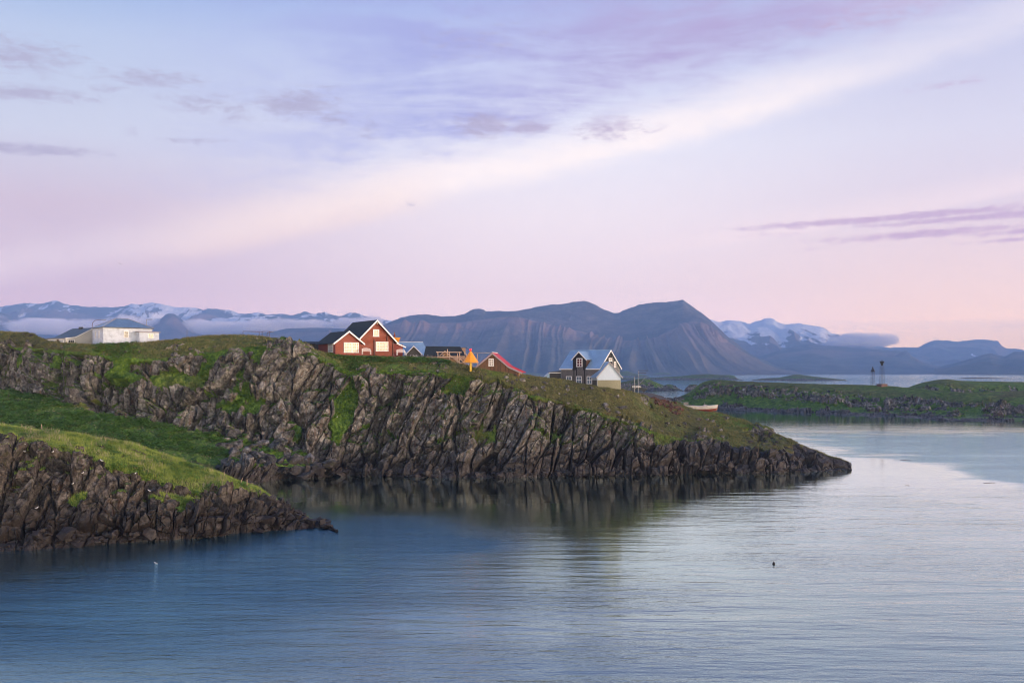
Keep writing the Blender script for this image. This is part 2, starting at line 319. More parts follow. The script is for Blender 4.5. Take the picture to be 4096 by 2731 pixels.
def worley(x, y, z, seed=0, jit=0.9):
    """nearest and second nearest feature point: distances, offset from the nearest, hash of its cell"""
    xi, yi, zi = np.floor(x).astype(np.int32), np.floor(y).astype(np.int32), np.floor(z).astype(np.int32)
    f1 = np.full(x.shape, 9.0, np.float32); f2 = f1.copy(); ox = np.zeros_like(f1); oy = ox.copy(); oz = ox.copy(); hid = ox.copy()
    for a in (-1, 0, 1):
        for b in (-1, 0, 1):
            for c in (-1, 0, 1):
                cx, cy, cz = xi + a, yi + b, zi + c
                px = x - (cx + 0.5 + jit * (_h(cx, cy, cz, seed) - 0.5)); py = y - (cy + 0.5 + jit * (_h(cx, cy, cz, seed + 1) - 0.5)); pz = z - (cz + 0.5 + jit * (_h(cx, cy, cz, seed + 2) - 0.5))
                d = np.sqrt(px * px + py * py + pz * pz).astype(np.float32)
                n = d < f1; f2 = np.where(n, f1, np.minimum(f2, d)); f1 = np.where(n, d, f1)
                ox = np.where(n, px, ox); oy = np.where(n, py, oy); oz = np.where(n, pz, oz)
                hid = np.where(n, _h(cx, cy, cz, seed + 5), hid)
    return f1, f2, ox, oy, oz, hid
def columns(x, y, z, a, b, seed=0, jit=0.85):
    """upright prisms of width a, broken by sloping joints every b or so: same outputs as worley, plus the distance to the joint"""
    x = x / a; y = y / a
    xi, yi = np.floor(x).astype(np.int32), np.floor(y).astype(np.int32); zi = np.zeros_like(xi)
    f1 = np.full(x.shape, 9.0, np.float32); f2 = f1.copy(); ox = np.zeros_like(f1); oy = ox.copy(); hid = ox.copy()
    for i in (-1, 0, 1):
        for j in (-1, 0, 1):
            cx, cy = xi + i, yi + j
            px = x - (cx + 0.5 + jit * (_h(cx, cy, zi, seed) - 0.5)); py = y - (cy + 0.5 + jit * (_h(cx, cy, zi, seed + 1) - 0.5))
            d = np.sqrt(px * px + py * py).astype(np.float32); n = d < f1; f2 = np.where(n, f1, np.minimum(f2, d)); f1 = np.where(n, d, f1)
            ox = np.where(n, px, ox); oy = np.where(n, py, oy); hid = np.where(n, _h(cx, cy, zi, seed + 5), hid)
    zz = z / b * (0.7 + 0.7 * rnd(hid, 11)) + hid * 37 + (ox * (rnd(hid, 12) - 0.5) + oy * (rnd(hid, 13) - 0.5)) * a / b * 1.6
    s = np.floor(zz); fz = (zz - s).astype(np.float32)
    bid = rnd(hid + s * 0.137, 17)
    return f1, f2, ox, oy, fz - 0.5, bid, np.minimum(fz, 1 - fz) * b
def rnd(h, k):                                   # more random numbers out of a cell's hash
    v = np.sin(h * (127.1 + 31.7 * k) + k * 3.3) * 43758.5453
    return (v - np.floor(v)).astype(np.float32)
def sst(x, a, b):
    t = np.clip((x - a) / (b - a), 0, 1); return t * t * (3 - 2 * t)
def smooth(a, sig, axis=0):
    if sig <= 0: return a
    r = int(3 * sig) + 1; k = np.exp(-0.5 * (np.arange(-r, r + 1) / sig) ** 2); k /= k.sum()
    pad = [(0, 0)] * a.ndim; pad[axis] = (r, r); b = np.pad(a, pad, mode='edge')
    return np.apply_along_axis(lambda m_: np.convolve(m_, k, mode='valid'), axis, b)
def mesh_grid(name, V, attrs, flat=True, facemask=None, fid=None):
    """V: rows x cols x 3. returns mesh of the selected quads"""
    R, C = V.shape[:2]; idx = np.arange(R * C).reshape(R, C)
    q = np.stack([idx[:-1, :-1], idx[1:, :-1], idx[1:, 1:], idx[:-1, 1:]], -1).reshape(-1, 4)
    if facemask is not None: q = q[facemask.reshape(-1)]
    return mesh_quads(name, V.reshape(-1, 3), q, attrs, flat)
def mesh_quads(name, verts, q, attrs, flat=True):
    used, inv = np.unique(q.reshape(-1), return_inverse=True); vv = verts[used]; nf = len(q)
    me = bpy.data.meshes.new(name); me.vertices.add(len(vv)); me.vertices.foreach_set('co', vv.astype(np.float32).ravel())
    me.loops.add(nf * 4); me.loops.foreach_set('vertex_index', inv.astype(np.int32).ravel())
    me.polygons.add(nf); me.polygons.foreach_set('loop_start', np.arange(0, nf * 4, 4, dtype=np.int32))
    me.update(calc_edges=True); me.polygons.foreach_set('use_smooth', np.full(nf, not flat))
    for k, a in attrs.items():
        at = me.attributes.new(k, 'FLOAT', 'POINT'); at.data.foreach_set('value', a.reshape(-1)[used].astype(np.float32))
    me.update(); return me
def normals(V):
    du = np.zeros_like(V); dv = np.zeros_like(V)
    du[:, 1:-1] = V[:, 2:] - V[:, :-2]; du[:, 0] = V[:, 1] - V[:, 0]; du[:, -1] = V[:, -1] - V[:, -2]
    dv[1:-1] = V[2:] - V[:-2]; dv[0] = V[1] - V[0]; dv[-1] = V[-1] - V[-2]
    n = np.cross(dv, du); n /= (np.linalg.norm(n, axis=-1, keepdims=True) + 1e-9)
    return n

def loft(table, px0, px1, step, rows, back=(30, 0.93, 95), sm=6, smr=2.0):
    """table rows: (px, (y,D) x5 from crest to waterline). Levels: back low, back, crest, cliff top, cliff base, shore, waterline, under water"""
    T = sorted(table); xs = np.array([r[0] for r in T], float)
    px = np.arange(px0, px1, step)
    lev = []
    for k in range(5):
        y = np.interp(px, xs, [r[1 + k][0] for r in T]); D = np.interp(px, xs, [r[1 + k][1] for r in T])
        y = smooth(y, sm); D = smooth(D, sm)
        if k < 4: D = np.where(y > HZ + 1, np.minimum(D, 0.988 * CAM_H * FPX / (np.maximum(y, HZ + 1.5) - HZ)), D) if k > 1 else D
        if k == 4: D = CAM_H * FPX / (y - HZ)
        lev.append(np.stack([(px - 512) / FPX * D, D, CAM_H - (y - HZ) / FPX * D], -1))
    cr = lev[0]; zc = np.maximum(cr[:, 2:3], 0)
    bk = callable(back) and back(px) or back
    b1, zf, b2 = bk
    ray = cr / cr[:, 1:2] 
    def beh(d, z):
        D = cr[:, 1] + d; return np.stack([(px - 512) / FPX * D, D, z[:, 0] if z.ndim > 1 else z], -1)
    L1 = beh(b1, zc * zf); L0 = beh(b2, np.full(len(px), -3.0))
    wt = lev[4]; un = wt.copy(); un[:, 2] = -2.5; un[:, 1] -= 2.5
    levels = [L0, L1] + lev + [un]
    out = []; seg = []; tt = []
    for k in range(7):
        n = rows[k]
        for j in range(n):
            t = j / n; out.append(levels[k] * (1 - t) + levels[k + 1] * t); seg.append(k); tt.append(t)
    out.append(levels[7]); seg.append(6); tt.append(1.0)
    V = np.array(out); V = smooth(V, smr, 0)
    return V, np.array(seg), np.array(tt), px

def rocky(name, V, seg, tt, px, lean, big, colm, blk, amp, rockw, lushw, material, parts=300, seed=0, turf_amp=0.25, part_name='rock_column', ledge=0.78, min_faces=60, cap=True, ends=([-1e4, 1e4], [1, 1])):
    N = normals(V)
    if N[len(N) // 2, :, 1].mean() > 0: N = -N
    X, Y, Z = V[..., 0].astype(np.float32), V[..., 1].astype(np.float32), V[..., 2].astype(np.float32)
    PX = np.broadcast_to(px[None, :], X.shape); S = np.broadcast_to(seg[:, None], X.shape); Tt = np.broadcast_to(tt[:, None], X.shape)
    ln = np.interp(px, *lean)[None, :].astype(np.float32)
    warp = (fbm(X / 14, Y / 14, Z / 14, 3, seed + 40) - 0.5) * 2.5; warp2 = (fbm(X / 5, Y / 5, Z / 5, 3, seed + 41) - 0.5) * 0.7
    U = X - ln * Z + warp + warp2; Yv = Y + warp2
    def cells(sz, sd, z_off=0): return columns(U, Yv * 0.7, Z, sz[0], sz[1], sd)
    B = cells(big, seed + 1); Cc = cells(colm, seed + 2); K = cells(blk, seed + 3)
    w = rockw(PX, S, Tt, X, Y, Z)
    # decide rock or turf block by block
    nlow = fbm(X / 7, Y / 7, Z / 7, 3, seed + 9)
    r0 = w + (nlow - 0.5) * 1.3 + (rnd(Cc[5], 1) - 0.5) * 0.38 + (rnd(K[5], 2) - 0.5) * 0.22
    rock = sst(r0, 0.46, 0.56)
    # displacement of rock
    def lay(c, sz, A, tilt, top):
        d = (rnd(c[5], 3) - 0.5) * 2 * A + tilt * (c[2] * sz[0] * (rnd(c[5], 4) - 0.5) * 2 + c[3] * sz[0] * (rnd(c[5], 5) - 0.5)) + top * c[4] * sz[1]
        return d
    d = lay(B, big, amp[0], 0.25, 0.02) + lay(Cc, colm, amp[1], 0.32, 0.12) + lay(K, blk, amp[2], 0.36, 0.16)
    crack = lambda c, wd: 1 - sst(c[1] - c[0], 0.0, wd)
    d = d - crack(B, 0.09) * amp[0] * 1.0 - crack(Cc, 0.11) * amp[1] * 1.25 - crack(K, 0.10) * amp[2] * 0.9
    for c_, sz_, A_2 in ((B, big, amp[0] * .5), (Cc, colm, amp[1] * .9), (K, blk, amp[2] * .7)): d = d - (1 - sst(c_[6], 0.0, 0.05 * sz_[1] + 0.12)) * A_2
    F = worley(U / (blk[0] * .6), Yv / (blk[0] * .6), Z / (blk[1] * .6), seed + 4)
    d = d + lay(F, (blk[0] * .6, blk[1] * .6), amp[2] * .22, 0.5, 0.15)
    d = d + (fbm(X * 1.3, Y * 1.3, Z * 1.3, 3, seed + 12) - 0.5) * amp[2] * 0.5
    lip = amp[1] * 0.5
    tuss = np.clip(fbm(X / 1.6, Y / 1.6, Z / 1.6, 3, seed + 23, 0.6) - 0.42, 0, 1) * 3.0 * turf_amp
    tf = tuss + (fbm(X / 3.5, Y / 3.5, Z / 3.5, 4, seed + 20, 0.6) - 0.5) * 2 * turf_amp * 1.6 + (vn(X * 1.7, Y * 1.7, Z * 1.7, seed + 3) - 0.5) * turf_amp * 0.5 + (vn(X * 5, Y * 5, Z * 5, seed + 31) - 0.5) * turf_amp * 0.35
    edge = sst(w, 0.05, 0.4)
    disp = np.where(rock > 0, rock * (d + lip * 0.6) + (1 - rock) * (tf - lip * 0.5 * edge), tf - lip * 0.5 * edge)
    fade = sst(Z, -2.5, -0.3) * (0.25 + 0.75 * sst(Z, -0.5, 2.0)) if cap else 1.0
    disp = disp * fade * np.interp(px, ends[0], ends[1])[None, :] * np.where(S == 2, 0.18 + 0.42 * Tt, np.where(S == 3, 0.60 + 0.40 * sst(Tt, 0.0, 0.22), 1.0)) * np.where(S <= 1, 0.3, 1.0)
    V2 = V + N * disp[..., None]
    V2[..., 2] += (rock * 0.0)
    N2 = normals(V2); N2 = np.where((N2[..., 2:3] < 0), -N2, N2)
    nz = smooth(np.abs(N2[..., 2]), 1.0, 0)
    led = sst(nz + (fbm(X / 2.2, Y / 2.2, Z / 2.2, 3, seed + 22) - 0.5) * 0.55 + (nlow - 0.5) * 0.3, ledge, ledge + 0.08) * sst(Z, 4.5, 8.0)
    turf = np.maximum(1 - rock, led)
    lush = lushw(PX, S, Tt, X, Y, Z)
    tint = np.clip(0.25 + 0.5 * rnd(Cc[5], 6) + 0.25 * rnd(K[5], 7) , 0, 1)
    attrs = {'turf': turf, 'lush': lush, 'tint': tint}
    # faces: each basalt block of the cliff becomes a part of its own
    key = (Cc[5] * 16777216).astype(np.int64)
    fk = key[:-1, :-1].reshape(-1); fr = ((turf[:-1, :-1] < 0.5) & (Z[:-1, :-1] > -1.5)).reshape(-1)
    front = (S[:-1, :-1] >= 2).reshape(-1); fr &= front
    R, C = X.shape; idx = np.arange(R * C).reshape(R, C)
    q = np.stack([idx[:-1, :-1], idx[1:, :-1], idx[1:, 1:], idx[:-1, 1:]], -1).reshape(-1, 4)
    flatv = V2.reshape(-1, 3)
    land = link(name, mesh_quads(name, flatv, q[~fr], attrs, flat=False), material); land['kind'] = 'structure'
    rk = np.nonzero(fr)[0]; ks = fk[rk]; order = np.argsort(ks, kind='stable'); rk = rk[order]; ks = ks[order]
    u, st, cnt = np.unique(ks, return_index=True, return_counts=True)
    big_i = [i for i in np.argsort(-cnt)[:parts] if cnt[i] >= min_faces]
    taken = np.zeros(len(rk), bool)
    for i in big_i:
        sl = slice(st[i], st[i] + cnt[i]); taken[sl] = True
        link(part_name, mesh_quads(part_name, flatv, q[rk[sl]], attrs, flat=True), material, land)
    rest = rk[~taken]
    if len(rest):
        o = link('small_rocks', mesh_quads('small_rocks', flatv, q[rest], attrs, flat=True), material, land); o['kind'] = 'stuff'
    return land, V2, attrs, N2

# rock meshes for loose boulders
def rock_mesh(seed, n=16, flat=0.7):
    rs = random.Random(seed); bm = bmesh.new()
    for _ in range(n):
        v = Vector((rs.gauss(0, 1), rs.gauss(0, 1), rs.gauss(0, 1))).normalized(); r_ = rs.uniform(0.8, 1.05)
        bm.verts.new((v.x * r_, v.y * r_ * 0.85, v.z * r_ * flat))
    res = bmesh.ops.convex_hull(bm, input=bm.verts)
    bmesh.ops.delete(bm, geom=[g for g in res['geom_interior'] if isinstance(g, bmesh.types.BMVert)], context='VERTS')
    me = bpy.data.meshes.new('boulder'); bm.to_mesh(me); bm.free()
    for nme, val in (('turf', 0.0), ('lush', 0.3), ('tint', rs.random())):
        at = me.attributes.new(nme, 'FLOAT', 'POINT'); at.data.foreach_set('value', np.full(len(me.vertices), val, np.float32))
    return me
def rock_set(material, n0):
    out = [rock_mesh(n0 + k, 14 + k % 5, 0.62 + 0.06 * (k % 4)) for k in range(12)]
    for m_ in out: m_.materials.append(material)
    return out
def strew(parent, meshes, pts, name='boulder', sink=0.3):
    for (p, s) in pts:
        o = bpy.data.objects.new(name, random.choice(meshes)); COL.objects.link(o); o.parent = parent
        o.location = (p[0], p[1], p[2] + s * (0.5 - sink) * 0.4); o.scale = (s * random.uniform(.8, 1.35), s * random.uniform(.8, 1.2), s * random.uniform(.7, 1.15))
        o.rotation_euler = (random.uniform(-.5, .5), random.uniform(-.5, .5), random.uniform(0, 6.28))

# ------------------------------------------------------------------ main headland
MT = [(-60, (331, 280), (345, 268), (385, 262), (432, 215), (515, 167)), (0, (331, 278), (346, 266), (388, 259), (432, 215), (515, 167)),
 (26, (332, 275), (347, 264), (392, 257), (436, 214), (513, 169)), (50, (341, 262), (348, 256), (397, 250), (440, 214), (510, 173)),
 (87, (344.3, 253), (352, 248), (408, 241), (446, 214), (507, 176)), (120, (343.4, 253), (357, 247), (416, 240), (450, 213), (504, 180)),
 (150, (341.6, 253), (358, 246), (421, 238), (456, 212), (500, 186)), (209, (335, 256), (352, 246), (432, 235), (462, 213), (492, 198)),
 (244, (334.5, 257), (346, 246), (440, 232), (464, 217), (485, 210)), (283, (338, 255), (344, 246), (444, 231), (466, 222), (478, 224)),
 (300, (342, 253), (349, 245), (452, 230), (467, 224), (477.5, 225)), (316, (350, 250), (354, 244), (458, 230), (468, 226), (477, 226)),
 (335, (355, 248), (364, 243), (461, 231), (470, 229), (476, 228)), (350, (356.6, 248), (371, 242), (462, 231), (470, 229), (475.5, 229)),
 (392, (357.3, 249), (370, 241), (466, 231), (472, 229), (475.5, 229)), (435, (358.2, 250), (371, 241), (468, 230), (473, 228), (476.5, 227)),
 (455, (361.8, 247), (373, 240.5), (468, 230), (473, 228), (477, 227)), (475, (367, 243), (378, 239), (469, 229), (474, 227), (477, 226)),
 (500, (371, 242), (386, 239), (469, 229), (473, 228), (477, 226)),
 (522, (374, 245), (392, 239), (469, 229), (473, 228), (476.5, 227)), (566, (379.5, 250), (402, 238), (468, 230), (472, 229), (475.5, 229)),
 (600, (386, 246), (412, 238), (467, 231), (471.5, 230), (475, 230)), (623, (388.5, 250), (420, 238), (466, 232), (471, 231), (474.5, 231)),
 (640, (392.3, 256), (426, 238), (465, 232.5), (470.5, 231.5), (474, 233)), (649, (396.3, 262), (430, 238), (465, 233), (470, 232), (474, 233)), (660, (399.3, 264), (433, 238), (465, 233), (470, 232), (474, 233)), (671, (401, 266), (436, 238.5), (464.5, 233.5), (469.5, 232.7), (473.5, 234)), (680, (402.3, 268), (437, 239), (464, 234.5), (469, 233.5), (473, 235)), (686, (405.5, 268), (440, 239), (464, 234.5), (469, 233.5), (473, 235)), (694, (408.2, 268), (441, 239), (464, 234.5), (469, 233.5), (473, 235)), (703, (410.4, 268), (443, 239), (464, 234.5), (469, 233.5), (473, 235)),
 (714, (410.8, 269), (446, 240), (464, 235), (469, 234), (473, 235)), (740, (417.5, 266), (450, 241), (463, 236.5), (468, 235.5), (472.5, 236)),
 (775, (431, 258), (451, 243), (462, 239), (467, 238), (472.5, 236)), (797, (442, 251), (454, 245), (463, 241), (467, 240), (472, 237)),
 (814, (449, 250), (456, 246), (463, 243), (467, 241), (471.5, 239)), (835, (457, 249), (460, 247), (465, 244), (467.5, 243), (470.5, 241)),
 (850, (461, 248), (464, 246), (467, 244.5), (468, 244), (469.8, 243)), (856, (475, 249), (475, 248), (475, 247), (475, 246), (475, 245)), (860, (477, 250), (477, 249), (477, 248), (477, 247), (477, 246))]
def back_main(px):
    b1 = np.interp(px, [-60, 520, 640, 780, 860], [40, 40, 14, 8, 3]); b2 = np.interp(px, [-60, 520, 640, 780, 860], [120, 110, 60, 25, 8])
    return (b1, np.interp(px, [-60, 480, 640, 860], [0.985, 0.95, 0.86, 0.8])[:, None], b2)
V, seg, tt, px = loft(MT, -60, 852, 0.52, [6, 14, 80, 210, 60, 16, 4], back_main, sm=4)
def rw_main(PX, S, T, X, Y, Z):
    wgt = np.zeros_like(X)
    oc = np.interp(PX, [-60, 40, 80, 180, 230, 300, 420, 470, 540, 700, 800, 860], [.36, .38, .12, .20, .26, .24, .14, .22, .32, .40, .50, .9])
    wgt = np.where(S == 2, oc * 0.62 + 0.35 * sst(T, 0.72, 1.0), wgt)
    inl = sst(T, 0.0, 0.10); core = 0.82 + 0.10 * np.sin(X / 9.0)
    # upper band of the far left cliff has a turf shelf through it
    shelf = np.exp(-((T - 0.36 - 0.05 * np.sin(PX / 30)) / 0.10) ** 2) * sst(PX, 55, 100) * (1 - sst(PX, 190, 225))
    cl = 0.36 + (core - 0.36) * inl - 0.52 * shelf
    top_break = np.exp(-((PX - 118) / 14) ** 2) * (1 - sst(T, 0.3, 0.55)); cl = cl - 0.7 * top_break
    gul = np.exp(-((PX - 352 + 26 * (T - 0.2)) / 9) ** 2) * (1 - sst(T, 0.75, 0.95)); cl = cl - 0.55 * gul
    gu2 = np.exp(-((PX - 402 + 40 * (T - 0.5)) / 7) ** 2) * sst(T, 0.35, 0.6) * (1 - sst(T, 0.9, 1.0)); cl = cl - 0.3 * gu2
    cl = cl + 0.55 * (1 - sst(Z, 3.5, 7.5)) * (PX > 345)
    wgt = np.where(S == 3, cl, wgt)
    wgt = np.where(S == 4, np.interp(PX, [-60, 240, 300, 345], [0.02, 0.06, 0.30, 1.35]) + 0.5 * (1 - sst(T, 0, 0.06)) , wgt)
    wgt = np.where(S == 5, 1.3 * sst(PX, 205, 250) + 0.1, wgt); wgt = np.where(S >= 6, 1.5, wgt)
    wgt = np.where((PX > 796) & (S >= 2), np.maximum(wgt, sst(PX, 796, 812)), wgt)
    wgt = np.where((S <= 1) & (PX < 800), 0.05, wgt)
    return wgt
def lw_main(PX, S, T, X, Y, Z):
    l = np.where(S == 2, np.interp(PX, [-60, 60, 100, 140, 180, 260, 330, 440, 480, 700, 720, 780, 860], [.15, .2, .45, .45, .32, .35, .55, .5, .25, .12, .4, .3, .2]), 0.35)
    l = l + 0.7 * np.exp(-((PX - 118) / 17) ** 2) * ((S == 2) | ((S == 3) & (T < 0.5)))
    l = np.where(S == 3, np.maximum(l, 0.55), l); l = np.where(S == 4, 0.95, l); l = np.where(S <= 1, 0.3, l)
    l = l + 0.5 * np.exp(-((PX - 352) / 30) ** 2)
    l = l + 0.8 * np.exp(-((PX - 735) / 26) ** 2) * (S == 2) * (T < 0.25)
    return l
LEAN = ([-60, 100, 250, 400, 600, 860], [.02, .14, .38, .50, .38, .10])
main, MV, MA, MN = rocky('main_headland', V, seg, tt, px, LEAN, (12, 40), (4.4, 13), (2.1, 4.6), (1.9, 1.6, 0.72), rw_main, lw_main, M['ground'], 300, 11, ledge=0.66, turf_amp=0.46, ends=([815, 851], [1, 0.4]))
main_seg, main_t, main_px = seg, tt, px

# ------------------------------------------------------------------ near headland at the left
NTB = [(-60, (420, 158), (434, 146), (520, 137), (540, 135), (553, 131)), (0, (424.5, 157), (438, 146), (522, 138), (542, 136), (551, 133)),
 (43, (429, 157), (445, 147), (522, 139), (540, 137), (548.5, 135)), (87, (435, 158), (453, 148), (520, 140), (536, 138.5), (545, 138)),
 (131, (442.5, 159), (467, 149), (515, 141), (532, 140), (541.5, 141)), (174, (457, 160), (482, 150), (512, 143), (528, 142), (539, 143)),
 (218, (472, 160), (493, 152), (510, 146), (525, 145), (535.5, 146)), (245, (483, 160), (496, 154), (510, 148.5), (522, 147.5), (532.5, 149)),
 (258, (487, 160), (495, 156), (510, 150), (521.5, 149), (531.5, 150)), (272, (497, 160), (502, 157), (512, 152), (521, 151), (530, 151)),
 (285, (508, 160), (511, 158), (516, 154), (522, 153), (529, 152)), (300, (516, 160), (518, 158), (521, 156), (523, 155), (528, 153)),
 (318, (521, 160), (522, 159), (523, 158), (524, 157), (527, 155)), (328, (525, 160), (525.5, 159), (526, 158.5), (526, 158), (526.5, 156)), (338, (531, 160), (531, 159), (531, 158), (531, 157.5), (531, 157))]
def back_near(px):
    return (np.interp(px, [-60, 250, 338], [18, 8, 2]), 0.80, np.interp(px, [-60, 120, 250, 338], [60, 50, 22, 5]))
V, seg, tt, px = loft(NTB, -60, 338, 0.55, [4, 10, 60, 190, 50, 18, 4], back_near, sm=4)
def rw_near(PX, S, T, X, Y, Z):
    wgt = np.where(S == 2, 0.06 + 0.40 * sst(T, 0.6, 1.0) * np.interp(PX, [0, 150, 240], [1, .6, .4]), 0.0)
    shelf = np.exp(-((T - 0.45) / 0.10) ** 2) * sst(PX, 120, 190) * (1 - sst(PX, 215, 245))
    wgt = np.where(S == 3, 0.42 + 0.48 * sst(T, 0.0, 0.22) - 0.40 * shelf, wgt)
    wgt = np.where((S >= 4), 1.0, wgt); wgt = np.where(PX > 262, np.maximum(wgt, sst(PX, 262, 280)), wgt); wgt = np.where(S <= 1, 0.05, wgt)
    return wgt
def lw_near(PX, S, T, X, Y, Z):
    return np.where(S <= 2, 0.62 - 0.25 * sst(T, 0.4, 0.9) + 0.2 * (1 - sst(T, 0, 0.15)), 0.8)
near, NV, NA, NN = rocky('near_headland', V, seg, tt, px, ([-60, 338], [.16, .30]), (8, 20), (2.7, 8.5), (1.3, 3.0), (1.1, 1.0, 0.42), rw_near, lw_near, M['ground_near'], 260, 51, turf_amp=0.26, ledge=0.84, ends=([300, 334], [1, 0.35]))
near_seg, near_t, near_px = seg, tt, px

# ------------------------------------------------------------------ island across the channel
RT = [(652, (407, 690), (407.3, 680), (407.5, 670), (408, 660), (408.5, 649)), (674, (398, 700), (401, 690), (404, 670), (406, 655), (408.5, 649)),
 (688, (393, 705), (396, 690), (402, 670), (406, 655), (408.5, 649)), (702, (381.5, 700), (385, 690), (399, 665), (405, 652), (408.8, 645)),
 (714, (378.8, 700), (383, 685), (398, 660), (405, 648), (409, 640)), (740, (380.5, 690), (385, 672), (398, 648), (407, 630), (410.5, 608)),
 (761, (381.3, 685), (386, 665), (398, 640), (407, 620), (411.5, 593)), (809, (383, 670), (391, 640), (403, 610), (409, 590), (413.5, 565)),
 (857, (383.8, 660), (395, 620), (408, 580), (412, 570), (416, 533)), (888, (384.8, 650), (397, 610), (410, 570), (414, 556), (417.5, 516)),
 (933, (389.5, 620), (401, 585), (413, 545), (416.5, 530), (419.5, 495)), (968, (392, 600), (404, 565), (415, 525), (418, 505), (421, 480)),
 (1024, (390, 600), (403, 555), (416.5, 510), (420, 485), (423, 461)), (1100, (388, 600), (404, 550), (420, 480), (424, 450), (427, 428))]
V, seg, tt, px = loft(RT, 652, 1100, 0.6, [3, 8, 40, 62, 30, 8, 3], (60, 0.75, 110), sm=5, smr=1.2)
def rw_r(PX, S, T, X, Y, Z):
    wgt = np.where(S == 2, 0.10 + 0.30 * sst(T, 0.6, 1.0), 0.0)
    wgt = np.where(S == 3, 0.62 - 0.25 * sst(T, 0.75, 1.0) - 0.25 * np.exp(-((PX - 975) / 30) ** 2), wgt)
    wgt = np.where(S == 4, 0.06, wgt); wgt = np.where(S == 4, wgt + 0.35 * sst(PX, 840, 900), wgt)
    return np.where(S >= 5, 0.95, np.where(S <= 1, 0.05, wgt))
def lw_r(PX, S, T, X, Y, Z): return np.where(S == 4, 0.75, np.where(S == 2, 0.42, 0.6))
isl, RV, RA, RN = rocky('channel_island', V, seg, tt, px, ([650, 1100], [.1, .15]), (18, 30), (5, 10), (2.2, 4.0), (1.4, 1.1, 0.6), rw_r, lw_r, M['ground_far'], 90, 81, turf_amp=0.6, ledge=0.72, min_faces=25)

def islet(name, crest, ywater, D, px0, px1, rockiness, seed, step=0.5, back=60, lush=0.45, cellk=1.0):
    tb = []
    for x, y in crest:
        hgt = max(0.0, ywater - y); Dw = CAM_H * FPX / (ywater - HZ)
        f = lambda k, dd: (ywater - hgt * k, Dw + dd)
        tb.append((x, f(1.0, back * 0.5), f(0.82, back * 0.32), f(0.30, back * 0.12), f(0.12, back * 0.04), (ywater + 0.02, Dw)))
    V, seg, tt, px = loft(tb, px0, px1, step, [2, 4, 10, 18, 8, 4, 2], (back * 0.5, 0.6, back * 1.2), sm=2, smr=0.8)
    hm_ = max(4.0, max(ywater - y for _, y in crest) / FPX * D); k = hm_ / 22.0 * cellk
    o, VV, AA, NN_ = rocky(name, V, seg, tt, px, ([px0, px1], [.1, .1]), (14 * k, 20 * k), (6 * k, 9 * k), (2.8 * k, 4 * k), (1.2 * k, 0.9 * k, 0.4 * k),
        lambda PX, S, T, X, Y, Z: np.where(S >= 4, 0.95, np.where(S == 3, rockiness, np.where(S == 2, rockiness - 0.35, 0.1))), lambda *a: np.full(a[3].shape, lush), M['ground_far'], 0, seed, turf_amp=0.5 * k, ledge=0.8)
    return o
islet('second_hill_island', [(905, 388), (914.8, 384), (923.5, 381.3), (936, 379), (947, 378.1), (960, 379.7), (984, 380.5), (1024, 381), (1060, 380), (1110, 383)], 403, 760, 905, 1110, 0.45, 91, back=130)
islet('rocky_islet', [(600, 389), (615, 383), (630, 379.5), (643.8, 377.8), (650, 378.8), (658, 382.5), (664, 384.8), (668.3, 383.6), (674.7, 384.6), (678, 387.6), (682, 389.9), (684, 390.4)], 390.2, 1250, 600, 684, 0.62, 101, back=90)
islet('sea_stack', [(684, 390.4), (686, 387.5), (689, 384.2), (694, 383.4), (697, 384.2), (699, 387), (702, 390), (704, 390.7)], 390.7, 1218, 684, 704, 0.95, 111, step=0.3, back=30)
islet('grassy_island', [(590, 379), (618, 377.2), (640, 377.4), (655, 377), (664, 376.3), (680, 375.5), (692, 374.2), (702, 373.6), (708.8, 373.3), (716, 374.2), (730, 374.4), (735, 375.3), (737, 378), (742, 379.4), (744, 379.7)], 379.6, 2790, 590, 744, 0.42, 121, back=330)
islet('long_low_island', [(750, 380.1), (758, 378.6), (766, 377.6), (778, 377.2), (788, 375.2), (794.7, 373.5), (800, 374), (815, 376), (830, 377.6), (842, 379), (848, 380.1)], 380.2, 2600, 750, 848, 0.25, 131, back=300)
islet('far_green_island', [(600, 373), (619, 370.6), (628, 370.4), (634, 373), (645, 374.3), (650, 376.5)], 376.6, 4280, 600, 650, 0.3, 141, back=400)
islet('small_far_island', [(651, 375), (654, 372.8), (660, 371.9), (668, 372.0), (671, 374.0), (672, 375.1)], 375.1, 5850, 651, 672, 0.2, 151, step=0.3, back=500)
islet('far_lowland', [(500, 371.5), (520, 371.2), (530, 372.0), (538, 373.2), (548, 374.5), (556, 375.1)], 375.2, 5700, 500, 556, 0.1, 161, back=500)
islet('shore_strip_island', [(490, 376), (515, 375.6), (530, 375.8), (540, 376.5), (560, 377.8), (575, 379.0)], 379.4, 2850, 490, 575, 0.5, 171, back=200)
islet('low_skerry', [(958, 377.8), (966, 377.0), (975, 376.8), (985, 377.1), (1000, 377.4), (1012, 377.9)], 378.0, 3430, 958, 1012, 0.7, 181, step=0.4, back=80)
